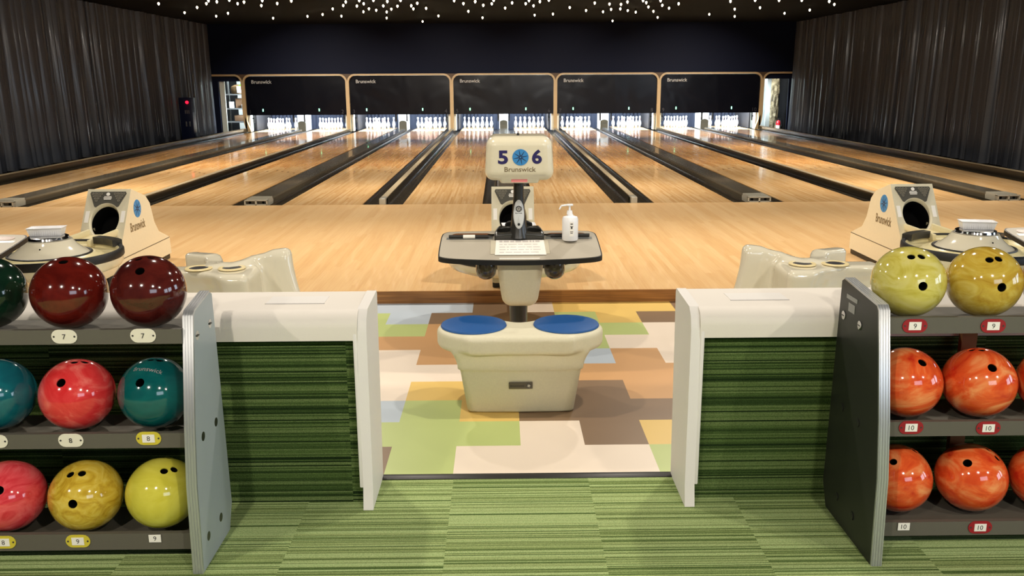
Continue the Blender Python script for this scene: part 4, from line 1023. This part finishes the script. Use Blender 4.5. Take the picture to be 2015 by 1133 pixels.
# ------------------------------------------------------------------ ball returns
def ball_return(label):
    t = thing('ball_return', label, 'ball return', (0, -4.3, 0), 'ball returns')
    # hood
    prof = [(-4.30, 0.742), (-4.02, 0.65), (-3.94, 0.575), (-3.88, 0.40), (-3.80, 0.30), (-3.56, 0.205), (-3.55, 0.05), (-4.70, 0.05), (-4.67, 0.20)]
    mb = MB(); yz_prism(mb, prof, -0.178, 0.178, bev=0.014, seg=3); me = mb.data('h', M_CREAM)
    fo = Vector((0, -4.30, 0.742)); fd = Vector((0, -4.67 + 4.30, 0.20 - 0.742)).normalized(); fu = -fd; fn = Vector((1, 0, 0)).cross(fu)
    oc = fo + fd * 0.292
    ML = frame(oc, (1, 0, 0), fu) @ Matrix.Diagonal((1, 1.28, 1, 1))
    mc = MB(); mc.lathe([(0, 0.05), (0.122, 0.05), (0.122, 0.001), (0.112, -0.022), (0.112, -0.2), (0, -0.2)], n=40, mtx=ML)
    me = bool_diff(me, mc.data('c', M_CREAM, False)); me.shade_smooth(); me.set_sharp_from_angle(angle=0.5)
    loc = t.location
    me.transform(Matrix.Translation(-loc)); me.name = 'return_hood'
    hd = link('return_hood', me, t)
    mb = MB(); mb.lathe([(0.1105, -0.03), (0.1105, -0.195), (0, -0.195)], n=40, mtx=ML); mb.build('mouth', M_VOID, hd, off=tuple(loc))
    # control panel
    FM = frame(fo, (1, 0, 0), fu)
    mb = MB()
    top = [(-0.145, -0.035), (0.145, -0.035)]
    ar = [(0.13 * cos(a), -0.292 + 0.162 * sin(a)) for a in [PI / 2 - 0.72 + 1.44 * q / 12 for q in range(13)]]
    poly = [(-0.143, -0.028), (-0.150, -0.045), (-0.10, -0.165)] + ar[::-1] + [(0.10, -0.165), (0.150, -0.045), (0.143, -0.028)]
    mb.m(0).prism(poly, 0.0005, 0.006, mtx=FM)
    mb.m(1)
    for s in (-1, 1):
        for r_ in range(4):
            for q in range(4 - r_):
                x = s * (0.128 - 0.024 * q - 0.012 * r_); y = -0.048 - 0.021 * r_
                mb.torus((0, 0, 0), 0.0078, 0.0017, 14, 6, mtx=FM @ Matrix.Translation((x, y, 0.0065)))
    mb.m(2).lathe([(0, 0.006), (0.015, 0.006), (0.015, 0.009), (0, 0.009)], n=20, mtx=FM @ Matrix.Translation((0, -0.052, 0)))
    for q, w in enumerate((0.03, 0.034, 0.03)):
        mb.prism([(-w, -0.078 - 0.012 * q), (w, -0.078 - 0.012 * q), (w, -0.071 - 0.012 * q), (-w, -0.071 - 0.012 * q)], 0.006, 0.007, mtx=FM)
    mb.build('button_panel', [mat('panel_gunmetal', (98, 96, 88), 0.35, metal=0.5), M_FIT, M_PAPER], hd, off=tuple(loc))
    for s in (-1, 1):
        mb = MB(); mb.prism([(s * 0.147 - 0.016, -0.31), (s * 0.147 + 0.016, -0.31), (s * 0.147 + 0.016, -0.205), (s * 0.147 - 0.016, -0.205)], 0.0003, 0.0015, mtx=FM); mb.build('sticker', M_PAPER, hd, off=tuple(loc))
        sx = s * 0.1785; rt = (0, -s * -1, 0)
        rgt = (0, 1, 0) if s > 0 else (0, -1, 0)
        mb = MB(); wheel(mb, (sx, -4.215, 0.565), rgt, (0, 0, 1), 0.076, 0, 1, 8, 0.001, 0.07); mb.build('emblem', [M_EMB, M_EMBD], hd, off=tuple(loc))
        mb = MB(); text_at(mb, 'Brunswick', (sx, -4.235, 0.425), rgt, (0, 0, 1), w=0.31, h=0.078, bold=0.02, th=0.001); mb.build('lettering', M_LETT, hd, off=tuple(loc))
    mb = MB(); mb.box(-0.1792, 0.1792, -4.672, -3.562, 0.200, 0.206); mb.build('seam', M_DARK, hd, off=tuple(loc))
    mb = MB(); mb.box(-0.17, 0.17, -4.87, -3.56, 0.0, 0.10, 0.01); mb.build('plinth', M_BLACK, t)
    mb = MB(); mb.box(-0.172, 0.172, -5.15, -4.6, 0.10, 0.365, 0.02); mb.build('bridge', M_CREAM, t)
    # round ball rack
    c = (0, -5.38, 0)
    mb = MB(); mb.lathe([(0.255, 0.40), (0.30, 0.402), (0.315, 0.388), (0.345, 0.382), (0.355, 0.368), (0.40, 0.360), (0.435, 0.372), (0.452, 0.402), (0.47, 0.415)], c, 64); mb.build('track', mat('track_ivory', (218, 206, 160), 0.3, coat=0.2), t)
    mb = MB(); mb.lathe([(0.462, 0.412), (0.472, 0.424), (0.488, 0.424), (0.497, 0.412), (0.497, 0.372), (0.487, 0.362)], c, 64); mb.build('rim', M_BLACK, t)
    mb = MB(); mb.lathe([(0.489, 0.364), (0.487, 0.325), (0.470, 0.30), (0.43, 0.285), (0.30, 0.275), (0, 0.275)], c, 64); mb.build('bowl', M_CREAM, t)
    mb = MB(); mb.torus(c[:2] + (0.402,), 0.275, 0.010, 64, 8); mb.build('inner_ring', M_BLACK, t)
    mb = MB(); mb.lathe([(0.268, 0.402), (0.255, 0.412), (0.225, 0.432), (0.19, 0.462), (0.168, 0.490), (0.158, 0.508), (0, 0.508)], c, 64); mb.build('center_dome', M_POD, t)
    mb = MB(); mb.lathe([(0, 0.508), (0.138, 0.508), (0.142, 0.514), (0.138, 0.530), (0.128, 0.535), (0, 0.536)], c, 56); mb.build('chrome_disc', M_CHROME, t)
    mb = MB(); mb.lathe([(0, 0), (0.006, 0), (0.006, 0.003), (0, 0.004)], n=12, mtx=frame((0.03, -5.565, 0.466), (1, 0, 0), (0, 0.6, 0.8))); mb.build('screw', M_CHROME, t)
    # run from the mouth to the rack
    mb = MB()
    for s in (-1, 1):
        mb.box(s * 0.115 - 0.014, s * 0.115 + 0.014, -5.02, -4.42, 0.385, 0.435, 0.006)
    mb.box(-0.12, 0.12, -5.0, -4.5, 0.365, 0.392, 0.004)
    mb.build('runway', mat('runway_ivory', (212, 200, 160), 0.35), t)
    for s in (-1, 1):
        mb = MB(); aa = [PI / 2 - s * (0.30 + 0.62 * q / 10) for q in range(11)]
        pts = [(0.500 * cos(a), -5.38 + 0.500 * sin(a)) for a in aa] + [(0.43 * cos(a), -5.38 + 0.43 * sin(a)) for a in aa[::-1]]
        mb.prism(pts, 0.40, 0.452, bev=0.012); mb.build('pad', M_DARK, t)
    return t
br = ball_return('cream ball return directly behind the middle score table')
for sx, lab in ((-1, 'cream ball return beyond the dark red and maroon balls'), (1, 'cream ball return beyond the pale yellow and golden balls')):
    c = copy_tree(br); c.location.x = sx * P; c['label'] = lab
# plastic trays on the chrome discs
mb = MB()
def tray_me():
    mb = MB(); n = 0
    w, d, h, tp, th = 0.118, 0.062, 0.058, 0.014, 0.003
    bm = mb.bm
    def ring(a, b, z): return [bm.verts.new((x, y, z)) for x, y in ((-a, -b), (a, -b), (a, b), (-a, b))]
    r0, r1, r2, r3, r4 = ring(w - tp, d - tp, 0), ring(w, d, h), ring(w + 0.006, d + 0.006, h), ring(w - th, d - th, h - 0.001), ring(w - tp - th, d - tp - th, th)
    bm.faces.new(r0[::-1]); bm.faces.new(r4)
    for p, q in ((r0, r1), (r1, r2), (r2, r3), (r3, r4)):
        for k in range(4): bm.faces.new((p[k], p[(k + 1) % 4], q[(k + 1) % 4], q[k]))
    for q in range(13):
        x = -0.09 + 0.015 * q
        mb.box(x - 0.002, x + 0.002, -d + 0.004, -d + 0.008, 0.006, 0.04)
    return mb.data('plastic_tray', M_PLAST, True, 0.4)
mt = tray_me()
for x, y, rz, lab in ((-P - 0.012, -5.36, 0.16, 'white plastic tray on the ball return beyond the dark red ball'), (P + 0.015, -5.36, -0.22, 'white plastic tray on the ball return beyond the golden ball'), (0.03, -5.36, 0.05, 'white plastic tray on the ball return behind the score table post')):
    o = link('plastic_tray', mt, None, (x, y, 0.5365)); o.rotation_euler.z = rz; tag(o, lab, 'tray', 'plastic trays')

# ------------------------------------------------------------------ moulded seat pods
def seat_pod(sgn, label):
    """sgn = -1: the pod beyond the counter at the maroon ball; +1 is its mirror image"""
    cx, cy = sgn * 1.742, -6.72
    t = thing('seat_pod', label, 'seating', (cx, cy, TZ), 'moulded seating')
    def wall(lx, ly, z, pts, top, th):
        d = 9.0
        best = np.full(lx.shape, 9.0); tz = np.zeros(lx.shape)
        for (a, b, za, zb) in pts:
            ax, ay = a; bx, by = b
            vx, vy = bx - ax, by - ay; L2 = vx * vx + vy * vy
            u = np.clip(((lx - ax) * vx + (ly - ay) * vy) / L2, 0, 1)
            dd = np.hypot(lx - ax - u * vx, ly - ay - u * vy)
            m = dd < best
            best = np.where(m, dd, best); tz = np.where(m, za + (zb - za) * u, tz)
        lean = th + 0.0 * z
        q = z - tz
        a_, b_ = best - lean + 0.02, q + 0.02
        return np.minimum(np.maximum(a_, b_), 0) + np.hypot(np.maximum(a_, 0), np.maximum(b_, 0)) - 0.02
    def f(x, y, z):
        lx, ly = -sgn * (x - cx), y - cy            # local +x points to the opening
        con = rbox(lx, ly, z, (-0.07, -0.035, 0.22), (0.30, 0.150, 0.345), 0.04)
        # tall wing on the opening side, faces the concourse
        w1 = wall(lx, ly + 0.10 * (0.57 - z) , z, [((0.06, 0.06), (0.18, 0.17), 0.572, 0.610), ((0.18, 0.17), (0.345 , 0.20), 0.610, 0.640)], 0, 0.035 + 0.0)
        # flare of the wing's free edge towards its foot
        w1 = np.minimum(w1, 9)
        fl = rbox(lx - 0.32 * np.clip((0.60 - z), 0, 0.26) ** 1.2, ly - 0.19 + 0.10 * (0.57 - z), z, (0.325, 0, 0.24), (0.06, 0.036, 0.385), 0.03)
        w2 = wall(lx, ly - 0.0, z, [((-0.02, 0.08), (-0.09, 0.24), 0.572, 0.600), ((-0.09, 0.24), (-0.24, 0.34), 0.605, 0.595)], 0, 0.05)
        s1 = rbox(lx, ly, z, (0.16, -0.16, 0.14), (0.28, 0.24, 0.17), 0.05)
        s2 = rbox(lx, ly, z, (-0.26, 0.20, 0.14), (0.22, 0.2, 0.17), 0.05)
        d = smin(con, w1, 0.06); d = smin(d, fl, 0.05); d = smin(d, w2, 0.06)
        d = smin(d, s1, 0.07); d = smin(d, s2, 0.07)
        # scooped back rest cut into the concourse side of the console
        sc = np.sqrt(((lx + 0.22) / 1.2) ** 2 + ((ly + 0.34) / 1.0) ** 2 + ((z - 0.45) / 1.0) ** 2) - 0.30
        d = smax(d, -sc, 0.035)
        s3 = np.sqrt((lx + 0.40) ** 2 + (ly + 0.19) ** 2 + ((z - 0.50) / 1.3) ** 2) - 0.15
        d = smax(d, -s3, 0.03)
        return np.maximum(d, -0.1 - z)
    link('seat_shell', net_mesh('seat_shell', f, (cx - 0.62, cy - 0.45, -0.12), (cx + 0.62, cy + 0.55, 0.70), 0.0125, M_POD, tuple(t.location)), t)
    for dx in (-0.095, 0.095):
        mb = MB(); mb.lathe([(0.052, 0.566), (0.074, 0.567), (0.078, 0.571), (0.074, 0.576), (0.058, 0.577), (0.053, 0.573)], (cx + dx, cy - 0.005, 0), 32); mb.build('cup_ring', mat('cup_ring_yellow', (218, 200, 150), 0.4), t)
        mb = MB(); mb.lathe([(0, 0.569), (0.054, 0.569), (0.054, 0.5735), (0, 0.5735)], (cx + dx, cy - 0.005, 0), 28); mb.build('cup_well', mat('cup_well_grey', (52, 54, 62), 0.25), t)
seat_pod(-1, 'glossy cream moulded seats with two cup holders, beyond the counter by the maroon ball')
seat_pod(1, 'glossy cream moulded seats with two cup holders, beyond the counter by the yellow ball')

# ------------------------------------------------------------------ lights
def area(name, loc, target, power, color, size, shape='DISK', sy=None, spread=None):
    l = bpy.data.lights.new(name, 'AREA'); l.energy = power; l.color = color; l.shape = shape; l.size = size
    if sy: l.size_y = sy
    if spread: l.spread = spread
    o = bpy.data.objects.new(name, l); COL.objects.link(o); o.location = loc
    o.rotation_euler = (Vector(target) - Vector(loc)).to_track_quat('-Z', 'Y').to_euler()
    return o
WARM = (1.0, 0.91, 0.78)
for x in (-3.6, -1.2, 1.2, 3.6):
    area('downlight', (x, -12.3, 3.0), (x, -10.6, 0), 62, WARM, 0.12)
    area('downlight', (x, -7.4, 3.1), (x, -7.2, 0), 40, WARM, 0.12)
    area('downlight', (x * 1.5, -3.2, 3.2), (x * 1.5, -2.6, 0), 120, WARM, 0.14)
for x in (-6.0, -1.9, 1.9, 6.0):
    for y, pw in ((1.5, 62), (5.5, 66), (9.5, 48), (13.2, 55)):
        area('lane_fill', (x, y, 3.25), (x * 0.98, y + (0.5 if y < 13 else 3.0), 0), (pw if y < 13 else 85) * (1.4 if abs(x) > 3 else 1.0), WARM, 0.2, spread=radians(100))  # unseen lamps over the lanes; far row added to brighten the masks
# pin lights behind the masks
for i, x in enumerate(lane_x):
    area('pin_light', (x, 17.95, 1.5), (x, 18.75, 0.1), 320, (0.72, 0.86, 1.0), 0.95, 'RECTANGLE', 0.15)
# lit back rooms
area('store_light', (-8.9, 18.1, 2.6), (-8.95, 18.7, 0.6), 60, (0.9, 0.97, 1.0), 0.4)
area('store_light', (9.2, 18.4, 2.9), (9.4, 19.6, 0.6), 110, (0.95, 1.0, 0.98), 0.4)
# daylight from the row of windows on the right side of the concourse
for y in (-12.2, -9.6, -5.0):
    for d in (-0.52, 0.52):
        area('window_light', (9.2, y + d, 1.95), (0.0, y + d, 1.2), 34, (0.70, 0.84, 1.0), 0.95, 'RECTANGLE', 1.9)
area('window_light', (2.6, -14.4, 2.3), (0.4, -8.0, 0.6), 40, (0.72, 0.85, 1.0), 2.4, 'RECTANGLE', 1.2)
w = bpy.data.worlds.new('world'); S.world = w; w.use_nodes = True
w.node_tree.nodes['Background'].inputs[0].default_value = (0.95, 0.9, 0.85, 1); w.node_tree.nodes['Background'].inputs[1].default_value = 0.05

S.view_settings.view_transform = 'Standard'; S.view_settings.look = 'None'; S.view_settings.gamma = 1.0; S.view_settings.exposure = 0.0
S.view_settings.use_curve_mapping = False
S.cycles.max_bounces = 6; S.cycles.sample_clamp_indirect = 6.0; S.cycles.use_denoising = True
S.cycles.caustics_reflective = False; S.cycles.caustics_refractive = False
